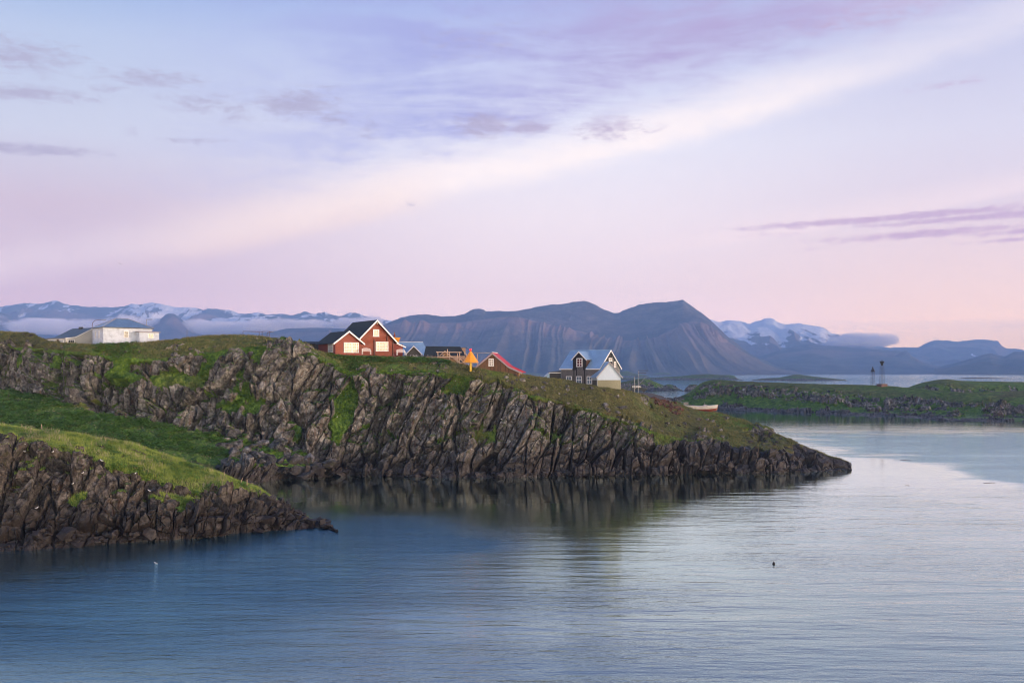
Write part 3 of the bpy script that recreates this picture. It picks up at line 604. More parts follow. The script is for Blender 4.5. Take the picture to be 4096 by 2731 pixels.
# ------------------------------------------------------------------ mountains
def mountain(name, crest, edge, Dc, De, Db, px0, px1, step, yb=None, gul=60, gl=300, seed=0, snow=None, green=0.3, rows=(4, 36, 110), rough=30, fan=0.0, back=3000, tint=0.6, conc=1.5):
    px = np.arange(px0, px1, step)
    cy = np.interp(px, [c[0] for c in crest], [c[1] for c in crest]); ey = np.interp(px, [c[0] for c in edge], [c[1] for c in edge])
    cy = smooth(cy, 0.9 / step); ey = smooth(ey, 3 / step)
    x_ = lambda D: (px - 512) / FPX * D
    f = lambda D, y: np.stack([x_(D), D * np.ones_like(px), CAM_H - (y - HZ) / FPX * D], -1)
    Cp, Ep = f(Dc, cy), f(De, ey)
    zb = np.full_like(px, -6.0) if yb is None else CAM_H - (yb - HZ) / FPX * Db
    Bp = np.stack([x_(Db), Db * np.ones_like(px), zb], -1)
    Kp = np.stack([x_(Dc + back), (Dc + back) * np.ones_like(px), np.full_like(px, -60.0)], -1)
    out = []; T = []; S = []
    for j in range(rows[0]): t = j / rows[0]; out.append(Kp * (1 - t) + Cp * t); T.append(t); S.append(0)
    for j in range(rows[1]):
        t = j / rows[1]; p = Cp * (1 - t) + Ep * t; out.append(p); T.append(t); S.append(1)
    for j in range(rows[2] + 1):
        t = j / rows[2]; p = Ep * (1 - t) + Bp * t; p[:, 2] = Bp[:, 2] + (Ep[:, 2] - Bp[:, 2]) * (1 - t) ** conc; out.append(p); T.append(t); S.append(2)
    V = np.array(out); S = np.array(S)[:, None] * np.ones((1, len(px)), int); T = np.array(T)[:, None] * np.ones((1, len(px)))
    N = normals(V); N = np.where(N[..., 2:3] < 0, -N, N)
    X, Y, Z = [V[..., i].astype(np.float32) for i in range(3)]
    wrp = (fbm(X / 900, Y / 900, Z / 900, 3, seed + 3) - 0.5) * (0.7 if fan else 1.4)
    q = X / gl * 1.0 + wrp
    if fan:
        xp, zp = fan; q = np.where(X > xp - 900, (X - xp) / (zp - np.minimum(Z, zp - 120)) * (760 / gl) * 1.3, (X - 0.25 * Z) / gl) + wrp
    q = q + (fbm(q / 3.1, Y * 0, Z / 700, 2, seed + 44) - 0.5) * 2.2
    r1 = 1 - np.abs(vn(q, Y * 0 + seed, Z / (gl * 7), seed) * 2 - 1); r2 = 1 - np.abs(vn(q * 2.7 + 3, Y * 0 + seed, Z / (gl * 3), seed + 1) * 2 - 1)
    env = np.where(S == 2, sst(T, 0.0, 0.08) * (1 - sst(T, 0.55, 1.0)), 0.0)
    env = env * (0.15 + 1.7 * sst(fbm(X / 1100, Y / 1500, Z / 800, 3, seed + 33), 0.36, 0.66))
    strata = (vn(X / 800, Y / 800, Z / 22, seed + 7) - 0.5)
    cliffy = np.where(S == 2, 1 - sst(T, 0.06, 0.24), 0.0) * sst(T * (S == 2), 0, 0.01)
    d = env * gul * ((r1 - 0.55) * 1.4 + (r2 - 0.5) * 0.55) + (fbm(X / 420, Y / 420, Z / 420, 5, seed + 11, 0.55) - 0.5) * rough * (0.35 + 0.65 * sst(Z, 0, 120)) + cliffy * strata * 18
    d = d + (fbm(X / 60, Y / 60, Z / 60, 3, seed + 15) - 0.5) * rough * 0.18 * sst(Z, 0, 60)
    V2 = V + N * d[..., None]
    N2 = normals(V2); N2 = np.where(N2[..., 2:3] < 0, -N2, N2)
    sn = np.zeros_like(X) if snow is None else snow(np.broadcast_to(px[None, :], X.shape), V2[..., 2], S, T, X, Y, N2, seed)
    if snow is not None: sn = np.clip(sn + (sn > 0.05) * (0.52 - r1 * 0.6 - r2 * 0.35) * 0.55, 0, 1)
    tn = np.clip(cliffy + 0.5 * env * r1, 0, 1) * tint
    if fan: tn = np.clip(tn + 0.75 * sst(X, 700, 1700) * (S == 2), 0, 1)  # warm sunlight on the right flank, put into the rock colour
    gr = green * (1 - sst(Z, 60, 420)) + 0.15
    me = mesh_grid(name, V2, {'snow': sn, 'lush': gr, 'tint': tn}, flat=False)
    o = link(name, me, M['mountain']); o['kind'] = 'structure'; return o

BJ = [(330, 331), (350, 329.5), (366, 327), (378.7, 324.3), (385.5, 322.3), (393, 318.5), (401, 316), (408.7, 314.8), (422, 315.3), (439.6, 316.3), (455, 315.6), (464.8, 313.2), (470, 310), (473.5, 308), (482, 308), (486, 310.4), (497.7, 309.7), (515, 310), (532.5, 307.2), (546, 304), (553.8, 302.2), (560.6, 302.6), (573, 301), (584.7, 300.3),
      (594.4, 303.8), (605, 309.4), (613.8, 312.3), (619.6, 311.7), (629, 306.8), (639, 302.8), (648.6, 301.8), (666, 301.4), (677.6, 299.7), (683.4, 298.6), (689.2, 304), (698.9, 311.6), (708.5, 319.4), (718.2, 329.1), (727.9, 337.8), (741.4, 347.5), (756.9, 357.1), (772.4, 363.9), (791.7, 370.2), (807, 373.8), (822, 375.6)]
BE = [(330, 334), (400, 322), (440, 322), (480, 318), (515, 315.5), (532, 321), (567, 328), (586, 333), (615, 338), (641, 341), (659, 336), (674, 329), (690, 322), (705, 323), (720, 334), (741, 351), (772, 366), (807, 374.6), (822, 376)]
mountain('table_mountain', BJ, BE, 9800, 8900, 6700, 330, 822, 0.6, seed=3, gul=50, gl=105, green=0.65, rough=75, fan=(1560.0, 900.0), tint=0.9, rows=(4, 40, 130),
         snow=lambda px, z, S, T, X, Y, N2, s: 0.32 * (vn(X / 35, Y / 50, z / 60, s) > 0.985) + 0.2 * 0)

def patch_snow(z0, z1, amt, fx=160, band=None):
    def fn(px, z, S, T, X, Y, N2, s):
        n = fbm(X / fx + z / 260, Y / 900, z / 95, 5, s + 60, 0.6)
        v = amt * sst(z, z0, z1) + (n - 0.5) * 1.7
        if band is not None: v = v * np.interp(px, band[0], band[1]) 
        return np.clip(v, 0, 1)
    return fn
LR = [(-260, 318), (-200, 308), (-140, 303), (-90, 308), (-40, 305), (0, 307), (8.7, 303.8), (21.8, 302.7), (36, 303.8), (43, 304), (49, 302.2), (56, 301), (63, 303.3), (76, 304), (82.7, 305.5), (97, 306.5), (112, 308), (125, 305.5), (132.8, 302.5), (140.4, 304.9), (145.9, 302.7), (152.4, 301.7), (161, 302.2), (169.8, 304.9), (179.6, 306.9), (194.8, 308.2), (203, 310), (210, 307.4), (215.5, 308.2),
      (228.6, 309.8), (239.5, 313), (256, 312.5), (275, 312.8), (290, 313), (306.6, 311.4), (315, 314.5), (324.5, 311.3), (328, 312.6), (338, 316), (350, 312.4), (357, 314), (364, 317), (379, 319.3), (400, 322), (440, 330), (480, 340)]
LE = [(x, y + 8) for x, y in LR]
mountain('snowy_range', LR, LE, 17000, 16200, 11500, -260, 480, 0.55, seed=21, gul=120, gl=330, rough=150, green=0.1, conc=1.2, rows=(3, 30, 80),
         snow=patch_snow(380, 1100, 0.60, 120, ([-260, 0, 60, 100, 135, 145, 188, 200, 260, 345, 362, 480], [.8, .75, .8, .55, .8, 1.5, 1.5, .7, .55, 1.0, 1.1, .5])))
CN = [(120, 333), (141.5, 324), (152, 320.5), (161, 318.3), (166, 314.2), (168.7, 313.2), (175, 313.5), (178, 316), (185, 322), (193, 326), (201, 329.6), (217.7, 334.3), (240, 341), (262, 350)]
mountain('dark_cone_hill', CN, [(x, y + 3) for x, y in CN], 12500, 12300, 9600, 118, 264, 0.6, seed=31, gul=40, gl=260, rough=40, green=0.3, rows=(3, 10, 50), conc=1.1)
LL = [(-260, 300), (-120, 310), (-40, 309), (0, 312.8), (8, 314.5), (12, 317), (13.2, 322), (22, 325.5), (36, 328), (54, 332), (80, 338), (110, 345)]
mountain('left_cliff_hill', LL, [(x, y + 3) for x, y in LL], 13000, 12800, 9700, -260, 110, 0.6, seed=35, gul=50, gl=220, rough=60, green=0.2, rows=(3, 10, 50), conc=1.1, snow=patch_snow(500, 1100, 0.40, 140))
SH = [(150, 336), (185, 330), (200, 322), (215, 318.5), (232, 318), (256, 316), (275, 316), (290, 320), (306, 325.5), (316, 329), (345, 329.5), (372, 330), (392, 334), (420, 344), (450, 352)]
mountain('snow_patched_ridge', SH, [(x, y + 4) for x, y in SH], 14200, 13700, 9900, 150, 452, 0.55, seed=41, gul=90, gl=300, rough=110, green=0.2, rows=(3, 16, 70), conc=1.3,
         snow=patch_snow(200, 700, 0.62, 120, ([150, 200, 225, 262, 300, 322, 345, 452], [.4, .7, 1.15, 1.0, 1.2, .5, .2, .1])))
LH = [(230, 345), (250, 338), (262, 333.5), (287, 328.8), (310, 327.6), (340, 328), (362, 330.5), (390, 334), (420, 342)]
mountain('low_blue_hill', LH, [(x, y + 3) for x, y in LH], 10600, 10300, 8600, 230, 420, 0.8, seed=45, gul=30, gl=260, rough=40, green=0.7, rows=(3, 8, 30), conc=1.1)
R1 = [(680, 330), (700, 316), (707, 318), (720, 321.2), (729.5, 320.1), (739, 320.6), (748.6, 323.8), (755, 322), (761.3, 321.2), (763.7, 319.3), (773.3, 319.2), (777.2, 321.7), (785.2, 323.8), (793.1, 322.2), (797.9, 321.7), (809, 324.1), (823.4, 325.7), (827, 329), (829.7, 332.8), (838, 335), (850, 339), (860, 342.4), (880.6, 346.7), (910, 352), (940, 358)]
mountain('snow_mountain', R1, [(x, y + 5) for x, y in R1], 16500, 15500, 11800, 680, 940, 0.5, seed=51, gul=100, gl=420, rough=130, green=0.1, rows=(3, 24, 90), conc=1.25,
         snow=patch_snow(220, 700, 0.92, 200, ([680, 700, 770, 800, 830, 860, 940], [1.15, 1.15, 1.05, .85, .70, .35, .1])))
R2 = [(740, 364), (759.7, 356.7), (777, 350.3), (793, 346.3), (809, 343.5), (825, 345.5), (840, 347), (856.7, 348.5), (875, 348.8), (888.5, 349.8), (900, 350.8), (905, 351.3), (908.5, 353.5), (914, 357), (920, 360.5), (930, 363), (941, 365.4), (955, 369), (970, 372)]
R2E = [(740, 366), (777, 354), (809, 349), (840, 351.5), (870, 351), (900, 352.5), (908, 355), (920, 362), (941, 367), (970, 373)]
mountain('flat_topped_hill', R2, R2E, 12300, 11600, 8400, 740, 970, 0.6, seed=61, gul=70, gl=260, rough=70, green=0.5, rows=(3, 20, 70))
R3 = [(870, 348), (882, 347), (900, 347.4), (918.8, 347.4), (926, 343.5), (934.7, 340), (944, 340.6), (952, 340.8), (968, 339.6), (980.8, 338.4), (990, 338.8), (998.3, 339.2), (1002, 343.5), (1006, 347.1), (1024, 349.2), (1060, 352), (1120, 356), (1240, 360)]
mountain('far_table_hill', R3, [(x, y + 4) for x, y in R3], 17500, 16800, 12500, 870, 1240, 0.6, seed=71, gul=90, gl=380, rough=110, green=0.2, rows=(3, 16, 60), conc=1.3,
         snow=patch_snow(300, 900, 0.42, 220, ([870, 960, 975, 1000, 1020, 1240], [.7, .7, 1.2, 1.2, .8, .8])))
R4 = [(935, 369), (941, 367), (955, 363), (968, 358.8), (980, 355), (990.3, 351.9), (998, 354), (1004.6, 355.1), (1014, 350.6), (1024, 351.7), (1050, 350), (1090, 346), (1160, 352), (1240, 360)]
mountain('near_dark_hill', R4, [(x, y + 3) for x, y in R4], 9600, 9300, 7000, 935, 1240, 0.6, seed=75, gul=50, gl=240, rough=50, green=0.5, rows=(3, 10, 50), conc=1.1)

# ------------------------------------------------------------------ sea: one sheet out past the mountains
D = np.concatenate([np.geomspace(8, 60, 30), np.geomspace(62, 700, 330), np.geomspace(720, 4000, 60), np.geomspace(4500, 26500, 24)])
a = np.concatenate([np.linspace(-1.6, -0.62, 14), np.linspace(-0.6, 0.6, 420), np.linspace(0.62, 1.6, 14)])
WX = a[None, :] * D[:, None]; WY = np.broadcast_to(D[:, None], WX.shape); WV = np.stack([WX, WY, np.zeros_like(WX)], -1)[::-1]
qx = 512 + WX / WY * 1000; qy = 371 + 24000 / WY
nz = (fbm(WX / 16, WY / 9, WX * 0, 4, 5) - 0.5)
qx2 = qx + nz * 40; qy2 = qy + nz * 10 
# breeze-ruffled water: left cove and lower left, a tongue to the middle, and the right channel
def blob(cx, cy, rx, ry, pw=1.0): return np.exp(-pw * (((qx2 - cx) / rx) ** 2 + ((qy2 - cy) / ry) ** 2))
ruf = 1.0 * blob(370, 532, 115, 22) + 0.9 * blob(300, 560, 170, 34) + 1.0 * blob(60, 615, 340, 62) + 0.7 * blob(470, 545, 40, 7)
ruf = ruf * sst(qy2, 503 + 0.00 * qx, 512)
line = np.interp(qx2, [560, 760, 800, 860, 940, 1000, 1024, 1300], [428, 430, 437, 452, 464, 477, 484, 520])
rr = sst(line - qy2 + nz * 26, -5, 6) * sst(qx2, 700, 780) * sst(qy2, 430, 437)
ruf = np.maximum(np.clip(ruf, 0, 1), rr * 0.6)
ruf = np.maximum(ruf, 0.24 * sst(qy2, 590, 690))
ruf = np.maximum(ruf, 0.22 * (1 - sst(qy2, 404, 412)))
me = mesh_grid('sea', WV, {'ruffle': np.clip(ruf, 0, 1)[::-1], 'far': (sst(WY, 1200, 5000))[::-1], 'still': np.clip(0.20 + 0.80 * np.maximum.reduce([sst(qy2, 505, 610), sst(qx2, 650, 780) * sst(qy2, 474, 515), 0.5 * (1 - sst(qy2, 440, 470)) * np.maximum(sst(qy2, 424, 436), 1 - sst(qy2, 400, 408))]), 0, 1)[::-1]}, flat=False)
sea = link('sea', me, M['water']); sea['kind'] = 'structure'

# ------------------------------------------------------------------ air
HAZE_D = AIR_D; HAZE_C = AIR_C
bpy_m = bpy.data.materials.new('haze'); bpy_m.use_nodes = True; t = NT(bpy_m.node_tree); t.n.clear()
out = t.new('ShaderNodeOutputMaterial'); pv = t.new('ShaderNodeVolumePrincipled'); pv.inputs['Density'].default_value = HAZE_D; pv.inputs['Color'].default_value = (*HAZE_C, 1); pv.inputs['Anisotropy'].default_value = 0.0
t.l.new(pv.outputs[0], out.inputs['Volume'])
hz = MB().box(-60000, 60000, -3000, 27000, -70, 1330).build('haze', bpy_m); hz['kind'] = 'stuff'

def mist(name, x0, x1, y0, y1, z0, z1, dens, seed, sc=0.0022, thr=0.45, ew=0.15):
    m_ = bpy.data.materials.new('mist'); m_.use_nodes = True; t = NT(m_.node_tree); t.n.clear(); out = t.new('ShaderNodeOutputMaterial')
    v = t.new('ShaderNodeVolumePrincipled'); v.inputs['Color'].default_value = (1.0, .96, .97, 1); v.inputs['Anisotropy'].default_value = -0.2
    gz_ = t.new('ShaderNodeTexCoord').outputs['Generated']; s_ = t.new('ShaderNodeSeparateXYZ'); t.l.new(gz_, s_.inputs[0]); gx, gy, gzz = s_.outputs
    def win(q, a_, b_): return t.m('MULTIPLY', t.ss(q, 0.0, a_), t.ss(q, 1 - b_, 1.0, 1.0, 0.0))
    n = t.noise(t.mapv(gpos(t), (1, 1, 1.9), (seed * 700.0, 0, 0)), sc, 5, 0.6, 0.3)
    env = t.m('MULTIPLY', t.m('MULTIPLY', win(gx, ew, ew), win(gy, .3, .3)), win(gzz, .25, .6))
    q = t.ss(t.m('ADD', n, t.m('MULTIPLY', env, 0.42)), thr + .26, thr + .37); q = t.m('MULTIPLY', q, t.ss(env, 0, .2))
    t.put(v.inputs['Density'], t.m('MULTIPLY', q, dens)); t.l.new(v.outputs[0], out.inputs['Volume'])
    o = MB().box(x0, x1, y0, y1, z0, z1).build(name, m_); o['kind'] = 'stuff'; return o
mist('mist_bank', -8600, -2300, 11900, 13000, 430, 800, 0.016, 1, thr=0.52, sc=0.0017)
mist('mist_bank', -3300, -1400, 11400, 12400, 440, 760, 0.016, 2, thr=0.50, sc=0.0022)
mist('mist_bank', 3900, 5700, 13400, 14400, 330, 640, 0.010, 3, thr=.47, sc=.0042, ew=.45)
# ------------------------------------------------------------------ building helpers
def yaw_from(pxA, DA, length, pxB, back=True):
    """yaw of a house from the view columns of two of its corners (A, and B at the end of a side of that length)"""
    ax = (pxA - 512) / FPX * DA; best = None
    for k in range(-800, 801):
        th = rad(k / 10); dx_, dy_ = (-math.sin(th), math.cos(th)) if back else (math.cos(th), math.sin(th))
        v = 512 + FPX * (ax + length * dx_) / (DA + length * dy_)
        if best is None or abs(v - pxB) < best[0]: best = (abs(v - pxB), th)
    return best[1]
M['white'] = paint('white_painted_wood', (0.78, 0.78, 0.76), 0.5, 0.06)
M['white_wall'] = mat('weathered_white_render', (lambda t, bs, out: (
    t.put(bs.inputs['Base Color'], t.mix(t.ss(t.noise(gpos(t), 0.9, 6, 0.7), 0.42, 0.72), (0.52, 0.58, 0.66), (0.33, 0.37, 0.43))),
    bs.inputs['Roughness'].__setattr__('default_value', 0.85), bump(t, t.noise(gpos(t), 6, 5, 0.7), 0.4, 0.04, bs))))
M['siding'] = paint('cream_siding', (0.44, 0.44, 0.40), 0.6, 0.08)
M['blue_roof'] = paint('blue_grey_metal_roof', (0.17, 0.27, 0.38), 0.32, 0.10, 0.8, (1, 1, 1), 0.35)
M['pale_roof'] = paint('pale_blue_metal_roof', (0.28, 0.43, 0.58), 0.34, 0.08, 0.6, (1, 1, 1), 0.3)
M['slate'] = paint('dark_slate_roof', (0.10, 0.14, 0.18), 0.5, 0.12, 1.0)
M['dark_roof'] = paint('dark_green_black_roof', (0.016, 0.022, 0.024), 0.7, 0.2, 3.0)
M['red_log'] = paint('red_brown_log', (0.27, 0.055, 0.018), 0.5, 0.22, 1.6, (1, 6, 6))
M['red_dark'] = paint('dark_red_log_end', (0.085, 0.022, 0.012), 0.6, 0.2)
M['red_wall'] = paint('red_painted_wood', (0.24, 0.035, 0.016), 0.6, 0.14)
M['grey_wall'] = paint('dark_grey_boards', (0.07, 0.066, 0.055), 0.7, 0.12)
M['black'] = paint('black_painted_wood', (0.012, 0.012, 0.014), 0.55, 0.2)
M['pale_batten'] = paint('weathered_pale_batten', (0.26, 0.25, 0.25), 0.7, 0.15)
M['brown'] = paint('brown_weathered_board', (0.165, 0.082, 0.036), 0.75, 0.22, 2.0, (4, 4, 0.6))
M['brown2'] = paint('dark_brown_weathered_board', (0.105, 0.052, 0.026), 0.8, 0.22, 2.0, (4, 4, 0.6))
M['tan'] = paint('tan_plywood', (0.42, 0.24, 0.11), 0.7, 0.15)
M['timber'] = paint('raw_timber', (0.55, 0.38, 0.25), 0.7, 0.1)
M['red_roof'] = paint('crimson_metal_roof', (0.50, 0.035, 0.065), 0.38, 0.08, 0.8)
M['grey_trim'] = paint('grey_trim', (0.30, 0.28, 0.29), 0.6, 0.1)
M['panel'] = paint('pale_wall_panel', (0.45, 0.55, 0.65), 0.55, 0.05)
M['olive'] = paint('olive_battened_boards', (0.155, 0.155, 0.085), 0.65, 0.1)
M['olive_light'] = paint('pale_olive_batten', (0.42, 0.41, 0.28), 0.65, 0.1)
M['blue_wall'] = paint('pale_blue_boards', (0.42, 0.50, 0.52), 0.6, 0.08)
M['metal'] = paint('galvanised_metal', (0.26, 0.27, 0.28), 0.5, 0.08, 3, (1, 1, 1), 0.3)
M['rust'] = paint('rusty_steel', (0.14, 0.07, 0.05), 0.7, 0.2)
M['dark_metal'] = paint('dark_metal', (0.03, 0.03, 0.032), 0.5, 0.1)
M['concrete'] = paint('concrete', (0.30, 0.27, 0.25), 0.85, 0.15)
M['orange'] = paint('orange_daymark_paint', (1.0, 0.34, 0.01), 0.45, 0.14, 4)
M['yellow'] = paint('yellow_post_paint', (0.75, 0.48, 0.03), 0.5, 0.14)
M['pink_panel'] = paint('pink_red_panel', (0.62, 0.16, 0.15), 0.6, 0.1)
def glass(name, col, rough=0.06, spec=0.9):
    def fn(t, bs, out):
        n = t.noise(gpos(t), 0.6, 2, 0.5)
        t.put(bs.inputs['Base Color'], t.mix(t.ss(n, .35, .65), col, tuple(c * 0.72 for c in col))); bs.inputs['Roughness'].default_value = rough
        bs.inputs['IOR'].default_value = 1.6; bs.inputs['Coat Weight'].default_value = 0.8; bs.inputs['Coat IOR'].default_value = 1.6
    return mat(name, fn)
M['dark_glass'] = glass('window_glass_over_dark_room', (0.02, 0.018, 0.02))
M['blind_glass'] = glass('window_glass_over_pale_blind', (0.46, 0.39, 0.26))
M['blue_glass'] = glass('window_glass_over_curtain', (0.16, 0.22, 0.28))
def emis(name, col, s):
    m_ = bpy.data.materials.new(name); m_.use_nodes = True; t = NT(m_.node_tree); t.n.clear(); o = t.new('ShaderNodeOutputMaterial'); e_ = t.new('ShaderNodeEmission')
    e_.inputs[0].default_value = (*col, 1); e_.inputs[1].default_value = s; t.l.new(e_.outputs[0], o.inputs[0]); return m_
M['red_lamp'] = emis('lit_red_lamp', (1.0, 0.006, 0.002), 14.0)

def window(parent, x0, x1, z0, z1, nx=2, nz=2, y=0.0, side=None, frame='white', glassm='dark_glass', fw=0.12, mull=0.05, heavy=(), sash=None):
    """window in the front wall (outward = -y); side=('r', xr) puts it in the right end wall, ('l', xl) in the left; a casing with bars, every pane a sub-part"""
    f = MB(); W_, H_ = x1 - x0, z1 - z0
    f.box(0, W_, -0.10, 0.02, H_ - fw, H_); f.box(-0.04, W_ + 0.04, -0.14, 0.02, 0, fw * .8); f.box(0, fw, -0.098, 0.02, fw * .8, H_ - fw); f.box(W_ - fw, W_, -0.098, 0.02, fw * .8, H_ - fw)
    iw, ih = W_ - 2 * fw, H_ - fw * 1.8
    for k in range(1, nx):
        m2 = mull * (2.4 if k in heavy else 1); xx = fw + iw * k / nx; f.box(xx - m2 / 2, xx + m2 / 2, -0.075, 0.0, fw * .8, H_ - fw)
    for k in range(1, nz): zz = fw * .8 + ih * k / nz; f.box(fw, W_ - fw, -0.068, -0.002, zz - mull / 2, zz + mull / 2)
    o = f.build('window', M[frame], parent); o.location = (x0, y, z0)
    if side: o.rotation_euler = (0, 0, rad(90) if side[0] == 'r' else rad(-90)); o.location = (side[1], x0 if side[0] == 'r' else x1, z0)
    pw, ph = iw / nx, ih / nz; pm = MB().box(0, pw, -0.02, -0.012, 0, ph).mesh('pane'); pm.materials.append(M[glassm])
    for i in range(nx):
        for j in range(nz):
            p_ = link('pane', pm, None, o); p_.location = (fw + i * pw, 0, fw * .8 + j * ph)
    return o
def offset_profile(pts, t):
    """offset a roof profile upward by t (thin slab)"""
    return [(x, z + t) for x, z in pts][::-1]
def roof_slab(parent, p0, p1, y0, y1, t, m_, name='roof', mono=True, seams=0, seam_m=None):
    """one slope in x,z between p0 and p1, running from y0 to y1"""
    o = MB().pxz([p0, p1, (p1[0], p1[1] + t), (p0[0], p0[1] + t)] if p0[0] < p1[0] else [p1, p0, (p0[0], p0[1] + t), (p1[0], p1[1] + t)], y0, y1).build(name, m_, parent)
    if seams:
        n = int((y1 - y0) / seams)
        sm = MB().pxz([(p0[0], p0[1] + t - 0.01), (p1[0], p1[1] + t - 0.01), (p1[0], p1[1] + t + 0.05), (p0[0], p0[1] + t + 0.05)] if p0[0] < p1[0] else [(p1[0], p1[1] + t - 0.01), (p0[0], p0[1] + t - 0.01), (p0[0], p0[1] + t + 0.05), (p1[0], p1[1] + t + 0.05)], 0, 0.05).mesh('roof_seam'); sm.materials.append(seam_m or m_)
        for k in range(1, n): s_ = link('roof_seam', sm, None, o); s_.location = (0, y0 + (y1 - y0) * k / n, 0)
    return o
def slab_x(parent, a, b, x0, x1, t, m_, name='roof', seams=0, seam_m=None, xl=None):
    """one slope in y,z (ridge along x); a is the eave, b the ridge as (y, z)"""
    poly = [a, b, (b[0], b[1] + t), (a[0], a[1] + t)]
    o = MB().pyz(poly, x0, x1).build(name, m_, parent)
    if seams:
        n = int((x1 - x0) / seams); sm = MB().pyz([(a[0], a[1] + t - .01), (b[0], b[1] + t - .01), (b[0], b[1] + t + .05), (a[0], a[1] + t + .05)], 0, 0.05).mesh('roof_seam'); sm.materials.append(seam_m or m_)
        for k in range(1, n): s_ = link('roof_seam', sm, None, o); s_.location = (x0 + (x1 - x0) * k / n, 0, 0)
    return o
def barge(parent, pts, y, h=0.32, th=0.06, m_='white', name='bargeboard'):
    """board along a gable edge; pts from eave to ridge in x,z"""
    for (a, b) in zip(pts[:-1], pts[1:]):
        MB().pxz([(a[0], a[1] - h), (b[0], b[1] - h), (b[0], b[1] + .03), (a[0], a[1] + .03)] if a[0] < b[0] else [(b[0], b[1] - h), (a[0], a[1] - h), (a[0], a[1] + .03), (b[0], b[1] + .03)], y - th, y).build(name, M[m_], parent)
def prof_z(pts, x):
    return float(np.interp(x, [p[0] for p in pts], [p[1] for p in pts]))
def vert_boards(parent, x0, x1, zb, top, pitch, w, y, m_, name='board', th=0.03, var=None):
    """upright boards or battens on a front wall up to the line top(x)"""
    n = int((x1 - x0) / pitch)
    for k in range(n + 1):
        xx = x0 + (x1 - x0) * k / n; z1_ = top(xx) - 0.02; m2 = M[m_] if not var or random.random() < .6 else M[var]
        MB().box(xx - w / 2, xx + w / 2, y - th, y, zb, z1_).build(name, m2, parent)
ML = lambda px, D: (px - 512) / FPX * D
def zat(py, D): return CAM_H - (py - HZ) / FPX * D

# ------------------------------------------------------------------ white house with a hipped roof (left)
D0 = 255; p = P(103.1, 342.5, D0); th = yaw_from(103.1, D0, 9, 92.5)
h = tag(empty('white_house', p, th), 'square white rendered house with blue-grey hipped roof and a small lean-to at its right', 'house')
Wd, Dp = 12.47, 9.0; He = 4.1; Hr = 6.6
MB().box(0, Wd, 0, Dp, -2.5, He).build('wall', M['white_wall'], h)
o_ = 0.35; rx0, rx1 = 4.6, Wd - 4.9
rf = MB().add([(-o_, -o_, He), (Wd + o_, -o_, He), (Wd + o_, Dp + o_, He), (-o_, Dp + o_, He), (rx0, Dp / 2, Hr), (rx1, Dp / 2, Hr), (-o_, -o_, He - .12), (Wd + o_, -o_, He - .12), (Wd + o_, Dp + o_, He - .12), (-o_, Dp + o_, He - .12)],
              [(0, 1, 5, 4), (1, 2, 5), (2, 3, 4, 5), (3, 0, 4), (0, 6, 7, 1), (1, 7, 8, 2), (2, 8, 9, 3), (3, 9, 6, 0), (9, 8, 7, 6)]).build('roof', M['blue_roof'], h)
for a_, b_ in (((-o_, -o_, He), (rx0, Dp / 2, Hr)), ((Wd + o_, -o_, He), (rx1, Dp / 2, Hr)), ((rx0, Dp / 2, Hr), (rx1, Dp / 2, Hr)), ((-o_, Dp + o_, He), (rx0, Dp / 2, Hr))):
    MB().bar(a_, b_, 0.08).build('ridge_cap', M['grey_trim'], rf)
for k in range(1, 16):
    xx = -o_ + (Wd + 2 * o_) * k / 16; t_ = min(1, (xx + o_) / (rx0 + o_), (Wd + o_ - xx) / (Wd + o_ - rx1))
    MB().bar((xx, -o_, He + .02), (xx, -o_ + (Dp / 2 + o_) * t_, He + (Hr - He) * t_ + .02), 0.025, n=4).build('roof_seam', M['blue_roof'], rf)
MB().bar((-o_, -o_ - .06, He - .1), (Wd + o_, -o_ - .06, He - .1), 0.09).bar((-o_ - .06, -o_, He - .1), (-o_ - .06, Dp + o_, He - .1), 0.09).build('gutter', M['dark_metal'], h)
MB().bar((Wd - .1, -.12, He - .2), (Wd - .1, -.12, 1.2), 0.06).build('downpipe', M['white'], h)
window(h, 5.15, 6.35, 1.5, 3.15, 1, 2, glassm='dark_glass', fw=0.12)
window(h, 2.9, 3.6, 1.35, 3.25, 1, 3, side=('l', 0), glassm='blue_glass', fw=0.1); window(h, 5.9, 6.6, 1.35, 3.25, 1, 3, side=('l', 0), glassm='blue_glass', fw=0.1)
e_ = MB().box(8.3, Wd + .9, -2.6, -0.003, -2.5, 2.85).build('lean_to_wall', M['white_wall'], h)
MB().pyz([(-2.9, 2.85), (0, 3.05), (0, 3.22), (-2.9, 3.02)], 8.0, Wd + 1.2).build('lean_to_roof', M['grey_trim'], h)
window(h, 10.5, 11.9, 1.35, 2.55, 2, 1, y=-2.6, glassm='blind_glass', fw=0.1, heavy=(1,))
